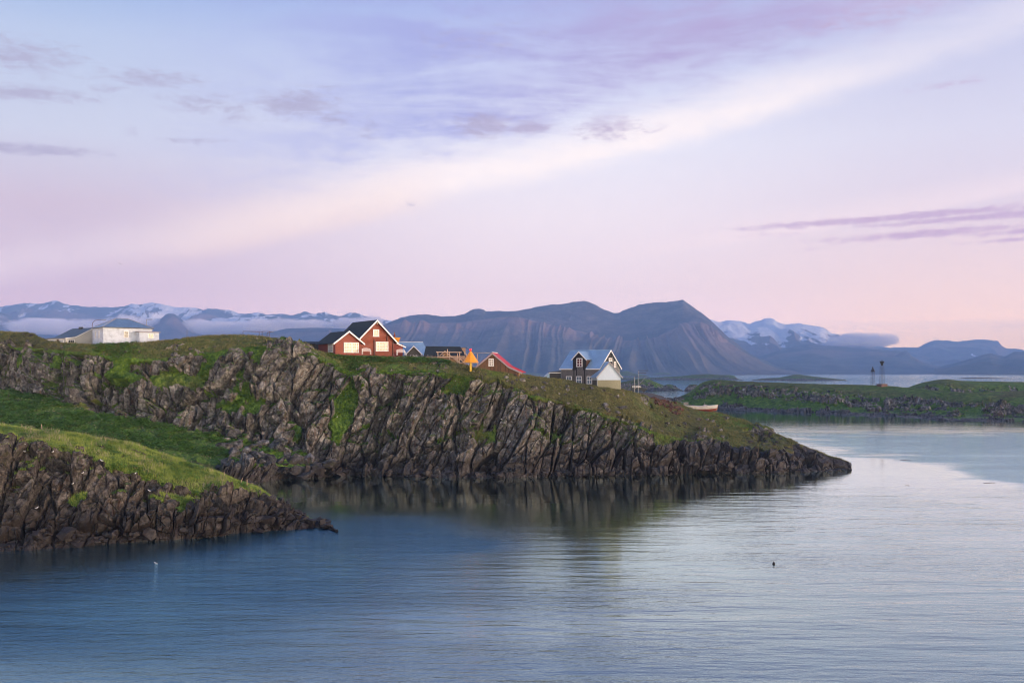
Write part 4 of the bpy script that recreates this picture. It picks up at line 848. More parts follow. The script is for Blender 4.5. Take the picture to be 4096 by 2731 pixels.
# cottage behind its left side, with a row of glazed doors
D0 = 259; p = P(66.1, 344.6, D0); th = yaw_from(66.1, D0, 8, 50.0)
h = tag(empty('cottage', p, th), 'low cream boarded cottage with slate roof and glazed veranda, left of the white house', 'house')
gp = [(-.3, 1.75), (2.4, 2.15), (7.4, 4.65), (12.4, 2.15)]
MB().pxz([(0, -2.5), (12, -2.5), (12, 2.3), (7.4, 4.6), (2.4, 2.1), (0, 1.75)], 0, 10).build('wall', M['siding'], h)
for k in range(15):
    z_ = 0.05 + k * 0.3; xs_ = 2.75 if z_ < 2.0 else float(np.interp(z_, [2.0, 4.5], [2.75, 7.2]))
    MB().pyz([(-.05, z_), (-.004, z_), (-.004, z_ + .28), (-.015, z_ + .28)], xs_, 11.6 - max(0, z_ - 2.3) * 1.9).build('siding_board', M['siding'], h)
roof_slab(h, (2.4, 2.15), (7.4, 4.65), -.25, 10.2, .12, M['slate'], seams=1.0); roof_slab(h, (12.4, 2.15), (7.4, 4.65), -.25, 10.2, .12, M['slate']); roof_slab(h, (-.35, 1.75), (2.4, 2.15), -.25, 10.2, .12, M['slate'], name='veranda_roof')
barge(h, [(-.35, 1.75), (2.4, 2.15), (7.4, 4.65)], -.25, .16)
MB().box(6.6, 7.3, 4.5, 5.6, 4.3, 5.05).build('chimney', M['dark_metal'], h)
window(h, .45, 2.3, -.1, 1.45, 3, 2, y=-.01, glassm='dark_glass')
window(h, 1.2, 3.4, -.1, 1.5, 4, 3, side=('l', 0), glassm='blue_glass'); window(h, 4.9, 8.9, -.1, 1.5, 6, 3, side=('l', 0), glassm='blue_glass')
MB().box(-.08, -.01, 3.7, 4.5, -.6, 1.5).build('door', M['red_dark'], h)
def lamp_pole(px, pyb, pyt, D, label, arm=1.0, curve=True):
    p = P(px, pyb, D); H_ = (pyb - pyt) / FPX * D; r = tag(empty('street_lamp', p), label, 'street lamp')
    if curve:
        m_ = MB(); pts = [(0, 0, -1), (0, 0, H_ * .55), (.12 * arm, 0, H_ * .78), (.45 * arm, 0, H_ * .93), (arm, 0, H_ * .99), (1.5 * arm, 0, H_)]
        for a_, b_ in zip(pts[:-1], pts[1:]): m_.bar(a_, b_, .07)
        m_.build('pole', M['rust'], r); MB().box(1.3 * arm, 1.9 * arm, -.1, .1, H_ - .1, H_ + .03).build('lamp_head', M['metal'], r)
    else:
        MB().bar((0, 0, -1), (0, 0, H_), .09, .07).build('pole', M['metal'], r); MB().box(-.05, arm, -.1, .1, H_ - .14, H_).build('lamp_head', M['dark_metal'], r)
    return r
lamp_pole(92.2, 330, 319.2, 275, 'rusty curved lamp pole rising behind the left edge of the white house roof', 2.0)
lamp_pole(146.6, 332, 318.8, 285, 'thin straight lamp pole behind the right slope of the white house roof', 1.6, False)
lamp_pole(267, 337, 331.4, 262, 'bare curved pole on the hill crest right of the clothesline frame', 0.9)
p = P(187, 336, 262); r = tag(empty('marker_post', p), 'thin pale post on the crest between the white house and the clothesline', 'post'); MB().bar((0, 0, -.6), (0, 0, 1.7), .06).build('post', M['metal'], r)
p = P(243, 336.6, 258); r = tag(empty('clothesline', p), 'metal clothesline frame standing on the grassy crest', 'clothesline')
for x_, y_, zt in ((0, 0, 1.5), (4.2, 0, 1.3), (3.7, 5, 1.6), (5.6, 5, 1.7)): MB().bar((x_, y_, -.8), (x_, y_, zt), .05).build('pole', M['rust'], r)
MB().bar((0, 0, 1.5), (4.2, 0, 1.3), .04).bar((3.7, 5, 1.62), (5.6, 5, 1.7), .04).bar((0.2, 0, 1.5), (3.7, 5, 1.62), .03).bar((4.2, 0, 1.3), (5.6, 5, 1.7), .03).build('crossbar', M['rust'], r)

# ------------------------------------------------------------------ red log cabin
D0 = 250; p = P(335.3, 352.9, D0); th = rad(31)
c_, s_ = math.cos(th), math.sin(th)
h = tag(empty('log_cabin', p, th), 'red-brown log cabin with white trimmed gables and dark roofs on the crest', 'house')
def px_of(lx, ly): X_ = p.x + lx * c_ - ly * s_; Y_ = p.y + lx * s_ + ly * c_; return 512 + FPX * X_ / Y_, Y_
def lx_for(px_, ly):                        # local x whose view column is px_
    best = min(range(-200, 2400), key=lambda k: abs(px_of(k / 100, ly)[0] - px_)); return best / 100
wa = lx_for(361.2, 0); ap = wa / 2; he = 2.85; ha = 5.55; ov = 0.75
gz = lambda x, a, hr, sl: hr - abs(x - a) * sl
sl = (5.55 - 2.4) / (wa / 2 + ov)
MB().pxz([(0, -2.5), (wa, -2.5), (wa, ha - sl * wa / 2 - .1), (ap, ha - .1), (0, ha - sl * wa / 2 - .1)], 0, 6.4).build('annex_wall', M['red_wall'], h)
for k in range(18):
    z_ = .1 + k * .27; hw = wa / 2 if z_ + .14 < ha - sl * wa / 2 - .15 else (ha - .3 - z_) / sl
    if hw > .3: MB().bar((ap - hw, .02, z_), (ap + hw, .02, z_), .11, n=6).build('annex_log', M['red_log'], h)
a1 = ap - wa / 2 - ov; a2 = ap + wa / 2 + ov
roof_slab(h, (a1, ha - sl * (ap - a1)), (ap, ha), -.7, 12.5, .14, M['dark_roof'], 'annex_roof', seams=.9); MB().pxz([(0, -2.5), (ap, -2.5), (ap, ha - .15), (0, ha - sl * wa / 2 - .1)], 6.41, 12).build('annex_wall', M['red_wall'], h); roof_slab(h, (a2, ha - sl * (a2 - ap)), (ap, ha), -.7, 4.6, .14, M['dark_roof'], 'annex_roof')
barge(h, [(a1, ha - sl * (ap - a1) + .1), (ap, ha + .14)], -.7, .42); barge(h, [(a2, ha - sl * (a2 - ap) + .1), (ap, ha + .14)], -.7, .42)
MB().pxz([(a1 - .02, ha - sl * (ap - a1) + .05), (a1 + .06, ha - sl * (ap - a1) + .05), (a1 + .06, ha - sl * (ap - a1) + .16), (a1 - .02, ha - sl * (ap - a1) + .16)], -.7, 8).build('gutter', M['dark_metal'], h)
window(h, lx_for(344.2, 0), lx_for(354.0, 0) , .15, 2.75, 4, 3, y=-.12, glassm='blind_glass', fw=.16, heavy=(2,)) if False else None
x_a, x_b = lx_for(344.0, 0), lx_for(359.2, 0)
window(h, lx_for(343.6, 0), (x_a + x_b) / 2, .2, 2.8, 3, 3, y=-.1, glassm='blind_glass', fw=.15, heavy=(1,)); window(h, (x_a + x_b) / 2 + .01, lx_for(358.6, 0), .2, 2.8, 3, 3, y=-.1, glassm='blind_glass', fw=.15, heavy=(2,))
window(h, 1.5, 4.9, .3, 2.6, 5, 3, side=('l', -.02), glassm='blue_glass', fw=.14)
# main block, set back and to the right
ym = 5.2; xl, xr = lx_for(357.5, ym), lx_for(393.7, ym); am = (xl + xr) / 2; hm = 8.75; slm = .98; zM = .1
eo = xr + .9 - am
MB().pxz([(xl, -2.5), (xr, -2.5), (xr, hm - slm * (xr - am) - .15), (am, hm - .15), (xl, hm - slm * (xr - am) - .15)], ym, ym + 15.4).build('wall', M['red_wall'], h)
for k in range(31):
    z_ = -.5 + k * .29; hw = (xr - xl) / 2 + .0 if z_ < hm - slm * (xr - am) - .4 else (hm - .55 - z_) / slm
    if hw > .35: MB().bar((am - hw, ym, z_), (am + hw, ym, z_), .15, n=8).build('log', M['red_log'], h)
for xx, z0_, z9_ in ((xr - .3, -.6, 9), (lx_for(386.8, ym), 3.5, 9), (lx_for(373.9, ym), -.6, 3.7)):
    zt = min(hm - slm * abs(xx - am) - .4, z9_)
    MB().box(xx - .13, xx + .13, ym - .32, ym, z0_, zt).build('log_end_post', M['red_dark'], h)
for sg in (-1, 1):
    roof_slab(h, (am + sg * eo, hm - slm * eo), (am, hm), ym - 1.0, ym + 16, .18, M['dark_roof'], seams=.9)
    barge(h, [(am + sg * eo, hm - slm * eo + .12), (am, hm + .18)], ym - 1.0, .46)
MB().bar((am, ym - 1.1, hm - .75), (am, ym, hm - .75), .16, n=8).build('ridge_beam', M['timber'], h)
window(h, am - .85, am + .85, 4.55, 6.45, 2, 3, y=ym - .16, glassm='blind_glass', fw=.22)
window(h, lx_for(375.4, ym), lx_for(388.0, ym), .75, 3.25, 4, 3, y=ym - .16, glassm='blind_glass', fw=.2, heavy=(1, 3))
# low side room at the far right of the cabin
MB().pxz([(xr + .05, -2.5), (lx_for(402, ym + 3.4), -2.5), (lx_for(402, ym + 3.4), 2.35), (xr + .05, 3.7)], ym + 3, ym + 8).build('side_room_wall', M['red_wall'], h)
xe = lx_for(402, ym + 3.4)
for k in range(10): MB().bar((xr + .05, ym + 3, .1 + k * .28), (xe, ym + 3, .1 + k * .28), .12, n=6).build('side_room_log', M['red_wall'], h)
roof_slab(h, (xe + .8, 1.95), (xr - .2, 3.85), ym + 2.6, ym + 8.4, .14, M['dark_roof'], 'side_room_roof'); barge(h, [(xe + .8, 2.05), (xr - .2, 3.98)], ym + 2.6, .3)
CAB = h
def bench(px_, py_, D, label):
    b = tag(empty('garden_bench', P(px_, py_, D), th), label, 'bench', 'white benches along the log cabin')
    MB().box(0, 2.3, -.5, 0, .42, .48).build('seat', M['white'], b)
    MB().pxz([(0, .95), (.4, 1.12), (1.15, 1.2), (1.9, 1.12), (2.3, .95), (2.3, 1.03), (1.9, 1.2), (1.15, 1.28), (.4, 1.2), (0, 1.03)], -.05, 0).build('top_rail', M['white'], b)
    sm = MB().box(0, .06, -.04, -.01, .48, 1.0).mesh('slat'); sm.materials.append(M['white'])
    for k in range(13): s2 = link('slat', sm, None, b); s2.location = (.1 + k * .17, 0, 0); s2.scale = (1, 1, 1 + .16 * math.sin(math.pi * (k + .5) / 13))
    for xx in (0, 2.22):
        MB().box(xx, xx + .08, -.08, 0, -.3, 1.0).build('leg', M['white'], b); MB().box(xx, xx + .08, -.55, -.47, -.3, .7).build('leg', M['white'], b); MB().box(xx, xx + .08, -.55, 0, .68, .74).build('armrest', M['white'], b)
bench(361.8, 352.6, 252.0, 'white slatted bench between the two gables of the log cabin'); bench(396.5, 353.6, 257.0, 'white slatted bench by the low right-hand room of the log cabin')
# second beacon seen over the cabin roof
b = tag(empty('small_beacon', P(394.5, 352, 268)), 'red lamp with orange daymark panel showing behind the cabin roof edge', 'beacon')
MB().bar((0, 0, 0), (0, 0, 5.2), .12).build('post', M['yellow'], b); MB().pxz([(-.2, 2.6), (1.0, 2.6), (1.6, 4.0), (-.3, 4.0)], -.1, .1).build('daymark', M['orange'], b); MB().lathe([(.25, 4.1), (.3, 4.6), (.12, 4.9), (.1, 5.4)], n=8).build('lamp', M['red_wall'], b)
# dark shed glimpsed left of the cabin
b = tag(empty('dark_shed', P(302, 347.5, 275), rad(10)), 'long low black shed half hidden behind the hill left of the log cabin', 'shed')
MB().box(0, 7, 0, 5, -2, 1.1).build('wall', M['black'], b); slab_x(b, (-.3, 1.1), (2.5, 1.75), -.3, 7.3, .1, M['dark_roof']); slab_x(b, (5.3, 1.1), (2.5, 1.75), -.3, 7.3, .1, M['dark_roof']); MB().box(5.2, 6.0, -.05, -.003, -.5, .95).build('door', M['siding'], b)

# ------------------------------------------------------------------ house with blue roof and gabled dormer
D0 = 271; p = P(398, 356.5, D0); th2 = rad(3)
h = tag(empty('dormer_house', p, th2), 'house with blue metal roof and small grey gabled porch, right of the log cabin', 'house')
Lx = 12.6; ez, rz_ = .3, 4.0; 
MB().pyz([(0, -2.5), (7, -2.5), (7, ez), (3.5, rz_ - .2), (0, ez)], 0, 6.3).build('wall', M['grey_wall'], h)
slab_x(h, (-.4, ez - .3), (3.5, rz_), -.3, 6.2, .12, M['pale_roof'], seams=.7)
MB().add([(6.2, -.4, ez - .3), (8.5, -.4, ez - .3), (6.2, 3.5, rz_), (6.6, 3.5, rz_), (6.2, -.4, ez - .18), (8.5, -.4, ez - .18), (6.2, 3.5, rz_ + .12), (6.6, 3.5, rz_ + .12)], [(0, 1, 3, 2), (4, 6, 7, 5), (0, 4, 5, 1), (1, 5, 7, 3), (2, 3, 7, 6), (0, 2, 6, 4)]).build('roof', M['pale_roof'], h)
MB().add([(8.5, -.4, ez - .3), (8.5, 7.4, ez - .3), (6.6, 3.5, rz_ + .1), (8.3, -.2, ez - .4), (8.3, 7.2, ez - .4), (6.4, 3.5, rz_)], [(0, 1, 2), (3, 5, 4), (0, 3, 4, 1), (1, 4, 5, 2), (2, 5, 3, 0)]).build('roof', M['pale_roof'], h)
slab_x(h, (7.4, ez - .3), (3.5, rz_), -.3, 6.4, .12, M['pale_roof']); MB().bar((-.3, 3.5, rz_ + .14), (6.6, 3.5, rz_ + .14), .07).build('ridge_cap', M['white'], h)
gx = 4.35; gw = 1.95
MB().pxz([(gx - gw, -2.5), (gx + gw, -2.5), (gx + gw, .85), (gx, 2.75), (gx - gw, .85)], -1.6, 2.2).build('porch_wall', M['grey_wall'], h)
for sg in (-1, 1):
    roof_slab(h, (gx + sg * (gw + .45), 0.5), (gx, 2.9), -1.9, 2.4, .1, M['pale_roof'], 'porch_roof'); barge(h, [(gx + sg * (gw + .45), 0.55), (gx, 3.0)], -1.9, .24)
    MB().box(gx + sg * gw - .08, gx + sg * gw + .08, -1.72, -1.6, -1, .85).build('corner_board', M['white'], h)
window(h, gx - .95, gx + .95, -.9, .45, 3, 1, y=-1.61, glassm='blind_glass', fw=.2)

# ------------------------------------------------------------------ black-roofed house with dormer under construction
D0 = 258; p = P(423.5, 361, D0); h = tag(empty('black_roof_house', p, rad(2)), 'house with black roof and unfinished timber dormer behind scaffolding', 'house')
MB().pyz([(0, -3), (8, -3), (8, .5), (4, 3.6), (0, .5)], .3, 10.8).build('wall', M['tan'], h)
MB().add([(-.3, -.6, -.4), (12.0, -.6, -.4), (.4, 4, 3.85), (9.4, 4, 3.75), (-.3, -.6, -.2), (12.0, -.6, -.2), (.4, 4, 4.05), (9.4, 4, 3.95)], [(0, 1, 3, 2), (4, 6, 7, 5), (0, 4, 5, 1), (1, 5, 7, 3), (2, 3, 7, 6), (0, 2, 6, 4)]).build('roof', M['dark_roof'], h)
MB().add([(12.0, -.6, -.3), (12.0, 8.6, -.3), (9.4, 4, 3.9), (11.8, -.5, -.5), (11.8, 8.5, -.5), (9.2, 4, 3.7)], [(0, 1, 2), (3, 5, 4), (0, 3, 4, 1), (1, 4, 5, 2), (2, 5, 3, 0)]).build('roof', M['dark_roof'], h)
dx0, dx1, dap = 3.4, 8.4, 5.55
MB().pxz([(dx0, -3), (dx1 + .6, -3), (dx1 + .6, -.2), (dap, 2.25), (dx0, .4)], -1.2, 2.6).build('dormer_wall', M['tan'], h)
for a_, b_ in (((dx0 - .7, .15), (dap, 2.6)), ((dap, 2.6), (dx1 + 1.1, -.6))): 
    MB().bar((a_[0], -1.4, a_[1]), (b_[0], -1.4, b_[1]), .14, n=4).build('rafter', M['timber'], h)
window(h, 4.6, 6.2, -1.0, .3, 2, 1, y=-1.21, glassm='blind_glass', fw=.14)
for k in range(5): MB().box(6.3, 8.8 + .0, -1.25, -1.203, -1.9 + k * .42, -1.86 + k * .42).build('siding_board', M['timber'], h)
MB().box(9.2, 11.4, -.9, -.6, -3, -.7).build('lower_wall', M['tan'], h); MB().box(11.4, 11.6, -1, -.6, -3, .0).build('corner_board', M['white'], h)
s = tag(empty('scaffold', p + Vector((0, -2.2, 0))), 'raw timber scaffold of posts and rails in front of the black-roofed house', 'scaffold')
def zx(zx_, zy_): D = D0 - 2.2; X_ = (((1650 + zx_ / 4.704) / 4) - 512) / FPX * D; return X_ - p.x, zat((1330 + zy_ / 4.704) / 4, D) - p.z
def stick(a_, b_, name, r=.12):
    (x0_, z0_), (x1_, z1_) = zx(*a_), zx(*b_); MB().bar((x0_, 0, z0_), (x1_, 0, z1_), r, n=4).build(name, M['timber'], s)
for a_, b_ in (((478, 365), (478, 450)), ((657, 305), (657, 440)), ((697, 350), (697, 560)), ((887, 350), (887, 590)), ((848, 390), (848, 580)), ((1135, 392), (1135, 640)), ((1222, 395), (1222, 600)), ((985, 345), (985, 410)), ((1012, 395), (1012, 440))): stick(a_, b_, 'post', .1)
for a_, b_ in (((447, 360), (925, 366)), ((490, 455), (928, 464)), ((700, 556), (1242, 567))): stick(a_, b_, 'rail', .13)
for a_, b_ in (((890, 480), (1040, 640)), ((800, 470), (900, 560))): stick(a_, b_, 'brace', .11)
q_ = tag(empty('roof_mast', P(461, 352, 260)), 'curved grey pipe and horizontal arm above the right end of the black roof', 'mast')
m_ = MB(); pts = [(0, 0, 1.2), (1.0, 0, 1.3), (2.0, 0, .9), (2.9, 0, 0.0), (3.3, 0, -1)]
for a_, b_ in zip(pts[:-1], pts[1:]): m_.bar(a_, b_, .06)
m_.build('pipe', M['dark_metal'], q_); MB().bar((2.4, 0, -.1), (8.6, 0, -.05), .1).build('arm', M['grey_trim'], q_)

# ------------------------------------------------------------------ orange beacon
b = tag(empty('orange_beacon', P(470.6, 368, 242)), 'bright orange pyramid beacon with lit red lamp on a yellow post', 'beacon')
MB().bar((0, 0, -.8), (0, 0, 1.7), .26, n=10).build('post', M['yellow'], b)
m_ = MB(); rows_ = 6
for k in range(rows_):
    z0_, z1_ = 1.5 + k * .44, 1.5 + (k + 1) * .44 - .02; r0_, r1_ = 1.95 - k * .29, 1.95 - (k + 1) * .29
    MB().lathe([(r0_, z0_), (r1_, z1_)], n=8).build('daymark_panel', M['orange'], b)
MB().bar((0, 0, 1.2), (0, 0, 4.2), .14).build('mast', M['rust'], b)
MB().lathe([(.22, 4.15), (.25, 4.3), (.2, 4.35)], n=10).build('lamp_base', M['rust'], b); MB().lathe([(.12, 4.35), (.16, 4.5), (.13, 4.7), (.04, 4.8)], n=10).build('lamp', M['red_lamp'], b)

# ------------------------------------------------------------------ brown board house with red roof
D0 = 245; zb = 0; p = P(481.5, 374, D0); 
th = yaw_from(518.5, D0 + .0, 6.0, 522.0) * 1.0
th = -rad(9)
h = tag(empty('brown_board_house', p, th), 'brown upright-boarded house with crimson roof that flares low at the right', 'house')
gx_ = lambda px_: (px_ - 481.5) / FPX * D0 / math.cos(th)
zz = lambda py_: zat(py_, D0) - p.z
pf = [(gx_(471.3), zz(367.9)), (gx_(475.5), zz(366.8)), (gx_(492.7), zz(352.6)), (gx_(508.6), zz(366.0)), (gx_(522.2), zz(372.2))]
wx0, wx1 = gx_(476.6), gx_(518.6)
MB().pxz([(wx0, -3), (wx1, -3), (wx1, prof_z(pf, wx1) - .1), (pf[3][0], pf[3][1] - .1), (pf[2][0], pf[2][1] - .1), (wx0, prof_z(pf, wx0) - .1)], 0, 6.5).build('wall', M['brown2'], h)
vert_boards(h, wx0 + .08, wx1 - .08, -2.2, lambda x: prof_z(pf, x) - .12, .26, .2, -.005, 'brown', 'board', .035, 'brown2')
for a_, b_, nm in ((pf[0], pf[1], 'roof'), (pf[1], pf[2], 'roof'), (pf[3], pf[2], 'roof'), (pf[4], pf[3], 'lower_roof')):
    roof_slab(h, a_, b_, -.35, 6.9, .12, M['red_roof'] , nm, seams=.75 if b_ is not pf[1] else 0)
barge(h, [pf[0], pf[1], pf[2]], -.35, .34, m_='grey_trim'); barge(h, [pf[4], pf[3], pf[2]], -.35, .34, m_='grey_trim')
MB().bar((pf[2][0], -.4, pf[2][1] + .16), (pf[2][0], 6.9, pf[2][1] + .16), .1).build('ridge_cap', M['white'], h)
xw = gx_(491.3); window(h, xw - .64, xw + .64, zz(365.7), zz(358.2), 2, 3, y=-.045, frame='white', glassm='dark_glass', fw=.17, mull=.1)
MB().box(wx1 + .003, wx1 + .05, .1, 6.4, -3, prof_z(pf, wx1) - .2).build('sun_tinted_end_boards', M['tan'], h)  # brown end wall coloured tan to paint in the low sun on it

# ------------------------------------------------------------------ black house with blue roof, garage and wing
D0 = 258; zbase = 384; pL = P(561.2, zbase, D0)
th = yaw_from(599.5, D0 - 1.2, 9.0, 619.3); cth, sth = math.cos(th), math.sin(th)
# left corner placed so that the right front corner falls in its column
h = tag(empty('black_house', pL, th), 'tall black battened house with pale blue roof and wall dormer', 'house')
Lw = min(np.arange(4, 20, .02), key=lambda L: abs(512 + FPX * (pL.x + L * cth) / (pL.y + L * sth) - 599.5))
zz = lambda py_: zat(py_, D0) - pL.z
gx_ = lambda px_: float(min(np.arange(-6, 20, .02), key=lambda L: abs(512 + FPX * (pL.x + L * cth) / (pL.y + L * sth) - px_)))
Dp = 9.0; ez = zz(367.3); rz_ = zz(350.6) + .1
MB().pyz([(0, -2.5), (Dp, -2.5), (Dp, ez), (Dp / 2, rz_ - .1), (0, ez)], 0, Lw).build('wall', M['black'], h)
d0, d1 = gx_(573.2), gx_(586.4); dm = gx_(579.6); dz = zz(358.4); da = zz(351.6)
slp = (rz_ - ez) / (Dp / 2)
yr = lambda z_: (z_ - ez) / slp
# main roof in pieces around the wall dormer
slab_x(h, (-.35, ez - .35 * slp), (Dp / 2, rz_), -.35, d0, .12, M['pale_roof'], seams=.62); slab_x(h, (-.35, ez - .35 * slp), (Dp / 2, rz_), d1, Lw + .35, .12, M['pale_roof'], seams=.62)
slab_x(h, (yr(dz) + .2, dz + .2 * slp), (Dp / 2, rz_), d0, d1, .118, M['pale_roof'])
slab_x(h, (Dp + .35, ez - .35 * slp), (Dp / 2, rz_), -.35, Lw + .35, .12, M['pale_roof']); MB().bar((-.35, Dp / 2, rz_ + .14), (Lw + .35, Dp / 2, rz_ + .14), .09).build('ridge_cap', M['pale_roof'], h)
for x_0, x_1 in ((-.35, d0 - .05), (d1 + .05, Lw + .35)): MB().box(x_0, x_1, -.42, -.355, ez - .35 * slp - .16, ez - .35 * slp + .12).build('fascia', M['white'], h)
MB().pxz([(d0, ez - .6), (d1, ez - .6), (d1, dz), (dm, da - .1), (d0, dz)], -.03, yr(da) + .3).build('dormer_wall', M['black'], h)
MB().box(d1 + .002, d1 + .03, .02, yr(dz) + .1, ez, dz - .05).build('dormer_cheek', M['brown2'], h)
for sg, xe_ in ((-1, d0 - .35), (1, d1 + .35)):
    ze_ = dz - .35 * (da - dz) / (dm - d0)
    roof_slab(h, (xe_, ze_), (dm, da), -.4, yr(da) + .25, .1, M['pale_roof'], 'dormer_roof', seams=.8); barge(h, [(xe_, ze_ + .02), (dm, da + .1)], -.4, .26)
w0, w1 = gx_(576.8), gx_(582.6); window(h, w0, w1, zz(366.4), zz(357.9), 2, 3, y=-.07, glassm='dark_glass', fw=.2, mull=.1)
def wtop(x): return ez - .15
n = int(Lw / .27)
for k in range(n + 1):
    xx = .06 + (Lw - .12) * k / n
    if d0 - .05 < xx < d1 + .05:
        blk_ = not (w0 - .05 < xx < w1 + .05); z1_ = (dz + (da - dz) * max(0, 1 - abs(xx - dm) / ((d1 - d0) / 2)) - .25)
        if not blk_: MB().box(xx - .045, xx + .045, -.075, -.035, -2.3, zz(366.6)).build('batten', M['pale_batten'], h); MB().box(xx - .045, xx + .045, -.07, -.035, zz(357.7), z1_).build('batten', M['black'], h)
        else: MB().box(xx - .045, xx + .045, -.075, -.035, zz(369.5), z1_).build('batten', M['black'], h); MB().box(xx - .045, xx + .045, -.075, -.004, -2.3, zz(369.5) - .02).build('batten', M['pale_batten'] if (k % 3) else M['black'], h)
    else: MB().box(xx - .05, xx + .05, -.05, -.004, -2.3, wtop(xx)).build('batten', M['pale_batten'], h)
for a_, b_ in ((566.4, 571.9), (576.5, 581.9), (587.0, 592.4)): window(h, gx_(a_), gx_(b_), zz(383.2), zz(375.6), 2, 2, y=-.06, glassm='blue_glass', fw=.17, mull=.12)
# end wall; its sunlight is painted in as cream battens toward the back
for k in range(18):
    yy = .15 + k * (Dp - .3) / 17; zt = ez + slp * min(yy, Dp - yy) - .25
    MB().box(Lw + .002, Lw + .04, yy - .05, yy + .05, -2.3, zt).build('batten', M['siding'] if yy > 5.5 else M['black'], h)
window(h, 3.9, 5.3, zz(361), zz(357.8) , 1, 1, side=('r', Lw + .06), frame='white', glassm='blind_glass', fw=.15)
window(h, 1.6, 2.6, zz(364.5), zz(361.3), 1, 1, side=('r', Lw + .06), glassm='blind_glass', fw=.15); window(h, 6.2, 7.1, zz(367), zz(361.3), 1, 2, side=('r', Lw + .06), glassm='blind_glass', fw=.15)
for ya, yb2 in ((-.35, Dp / 2), (Dp + .35, Dp / 2)):
    za = ez - .35 * slp; MB().add([(Lw + .35, ya, za - .2), (Lw + .35, yb2, rz_ - .22), (Lw + .35, yb2, rz_ + .14), (Lw + .35, ya, za + .14), (Lw + .42, ya, za - .2), (Lw + .42, yb2, rz_ - .22), (Lw + .42, yb2, rz_ + .14), (Lw + .42, ya, za + .14)],
        [(0, 1, 2, 3), (7, 6, 5, 4), (0, 4, 5, 1), (1, 5, 6, 2), (2, 6, 7, 3), (3, 7, 4, 0)]).build('bargeboard', M['white'], h)
# low wing at the left
g = tag(empty('low_wing', P(549.5, 384, 259)), 'low black side building with pale blue lean-to roof, left of the black house', 'shed')
MB().pxz([(0, -2), (2.95, -2), (2.95, 3.35), (0, 3.0)], 0, 6).build('wall', M['black'], g); MB().pxz([(-.2, 3.0), (3.0, 3.4), (3.0, 3.55), (-.2, 3.2)], -.2, 6).build('roof', M['dark_roof'], g)
MB().box(-.2, 3.0, -.26, -.2, 2.95, 3.15).build('fascia', M['white'], g); MB().add([(-2.6, -.2, .7), (0, -.2, 3.1), (0, 6, 3.2), (-2.6, 6, .9), (-2.6, -.2, .6), (0, -.2, 3.0), (0, 6, 3.1), (-2.6, 6, .8)], [(0, 1, 2, 3), (7, 6, 5, 4), (0, 4, 5, 1), (2, 6, 7, 3), (3, 7, 4, 0), (1, 5, 6, 2)]).build('lean_to_roof', M['pale_roof'], g)
MB().pxz([(-2.4, -2), (-.01, -2), (-.01, 2.9), (-2.4, .7)], 0, 6).build('lean_to_wall', M['pale_roof'], g)
# garage
D1 = 248; pG = P(597.4, 386.8, D1); thg = yaw_from(597.4, D1, 6.0, 589.3)
g = tag(empty('garage', pG, thg), 'white gabled garage with olive battened foot and pale blue roof', 'garage')
cg, sg_ = math.cos(thg), math.sin(thg)
Wg = float(min(np.arange(3, 12, .02), key=lambda L: abs(512 + FPX * (pG.x + L * cg) / (pG.y + L * sg_) - 620.7))); hz_ = 4.0; hp = zat(376.0 - .2, D1) - pG.z
zE = zat(375.3, D1) - pG.z; zR = zat(362.6, D1) - pG.z + .25; zS = zat(379.6, D1) - pG.z
MB().pxz([(0, zS), (Wg, zS), (Wg, zE), (Wg / 2, zR - .1), (0, zE)], 0, 6).build('wall', M['panel'], g)
MB().box(.02, Wg - .02, .02, 6, -2.5, zS - .004).build('lower_wall', M['olive'], g)
for k in range(23): xx = .08 + k * (Wg - .16) / 22; MB().box(xx - .05, xx + .05, -.05, .018, -2.5, zS - .03).build('batten', M['olive_light'], g)
for k in range(16):
    xx = .15 + k * (Wg - .3) / 15; zt = zE + (zR - zE) * (1 - abs(xx - Wg / 2) / (Wg / 2)) - .15; MB().box(xx - .02, xx + .02, -.025, -.003, zS + .05, zt).build('rib', M['panel'], g)
sl_ = (zR - zE) / (Wg / 2)
for sgn in (-1, 1):
    xe_ = Wg / 2 + sgn * (Wg / 2 + .45); ze_ = zR - sl_ * (Wg / 2 + .45)
    roof_slab(g, (xe_, ze_), (Wg / 2, zR), -.35, 6.3, .11, M['pale_roof'], seams=1.1); barge(g, [(xe_, ze_), (Wg / 2, zR + .1)], -.35, .26, m_='grey_trim' )
MB().box(-.03, -.003, .02, 5.98, -2.5, zE - .05).build('side_boards', M['blue_wall'], g); MB().box(-.06, -.032, .3, 4.9, -2.5, zS - .02).build('door', M['grey_wall'], g)

# ------------------------------------------------------------------ parking place, car, lamp posts
m_ = MB(); pts = [P(640, 391.6, 286), P(652, 392.8, 292), P(662, 395.5, 292), P(672, 400, 288), P(668, 402, 276), P(640, 396, 276)]
m_.add([(q.x, q.y, q.z) for q in pts] + [(q.x, q.y, q.z - 6) for q in pts], [(0, 1, 2, 3, 4, 5), (11, 10, 9, 8, 7, 6)] + [(i, i + 6, (i + 1) % 6 + 6, (i + 1) % 6) for i in range(6)])
lot = m_.build('gravel_parking', paint('dark_gravel', (0.055, 0.048, 0.046), 0.95, 0.25, 3.0), None); lot['kind'] = 'structure'
r = lamp_pole(638.2, 394, 369.8, 270, 'tall pale lamp post with two arms beside the dark car', 2.7, False)
MB().box(-.05, 2.2, -.1, .1, 5.72, 5.86).build('lamp_head', M['dark_metal'], r)
r = tag(empty('braced_post', P(634.3, 394, 268)), 'shorter post with diagonal brace left of the tall lamp post', 'post')
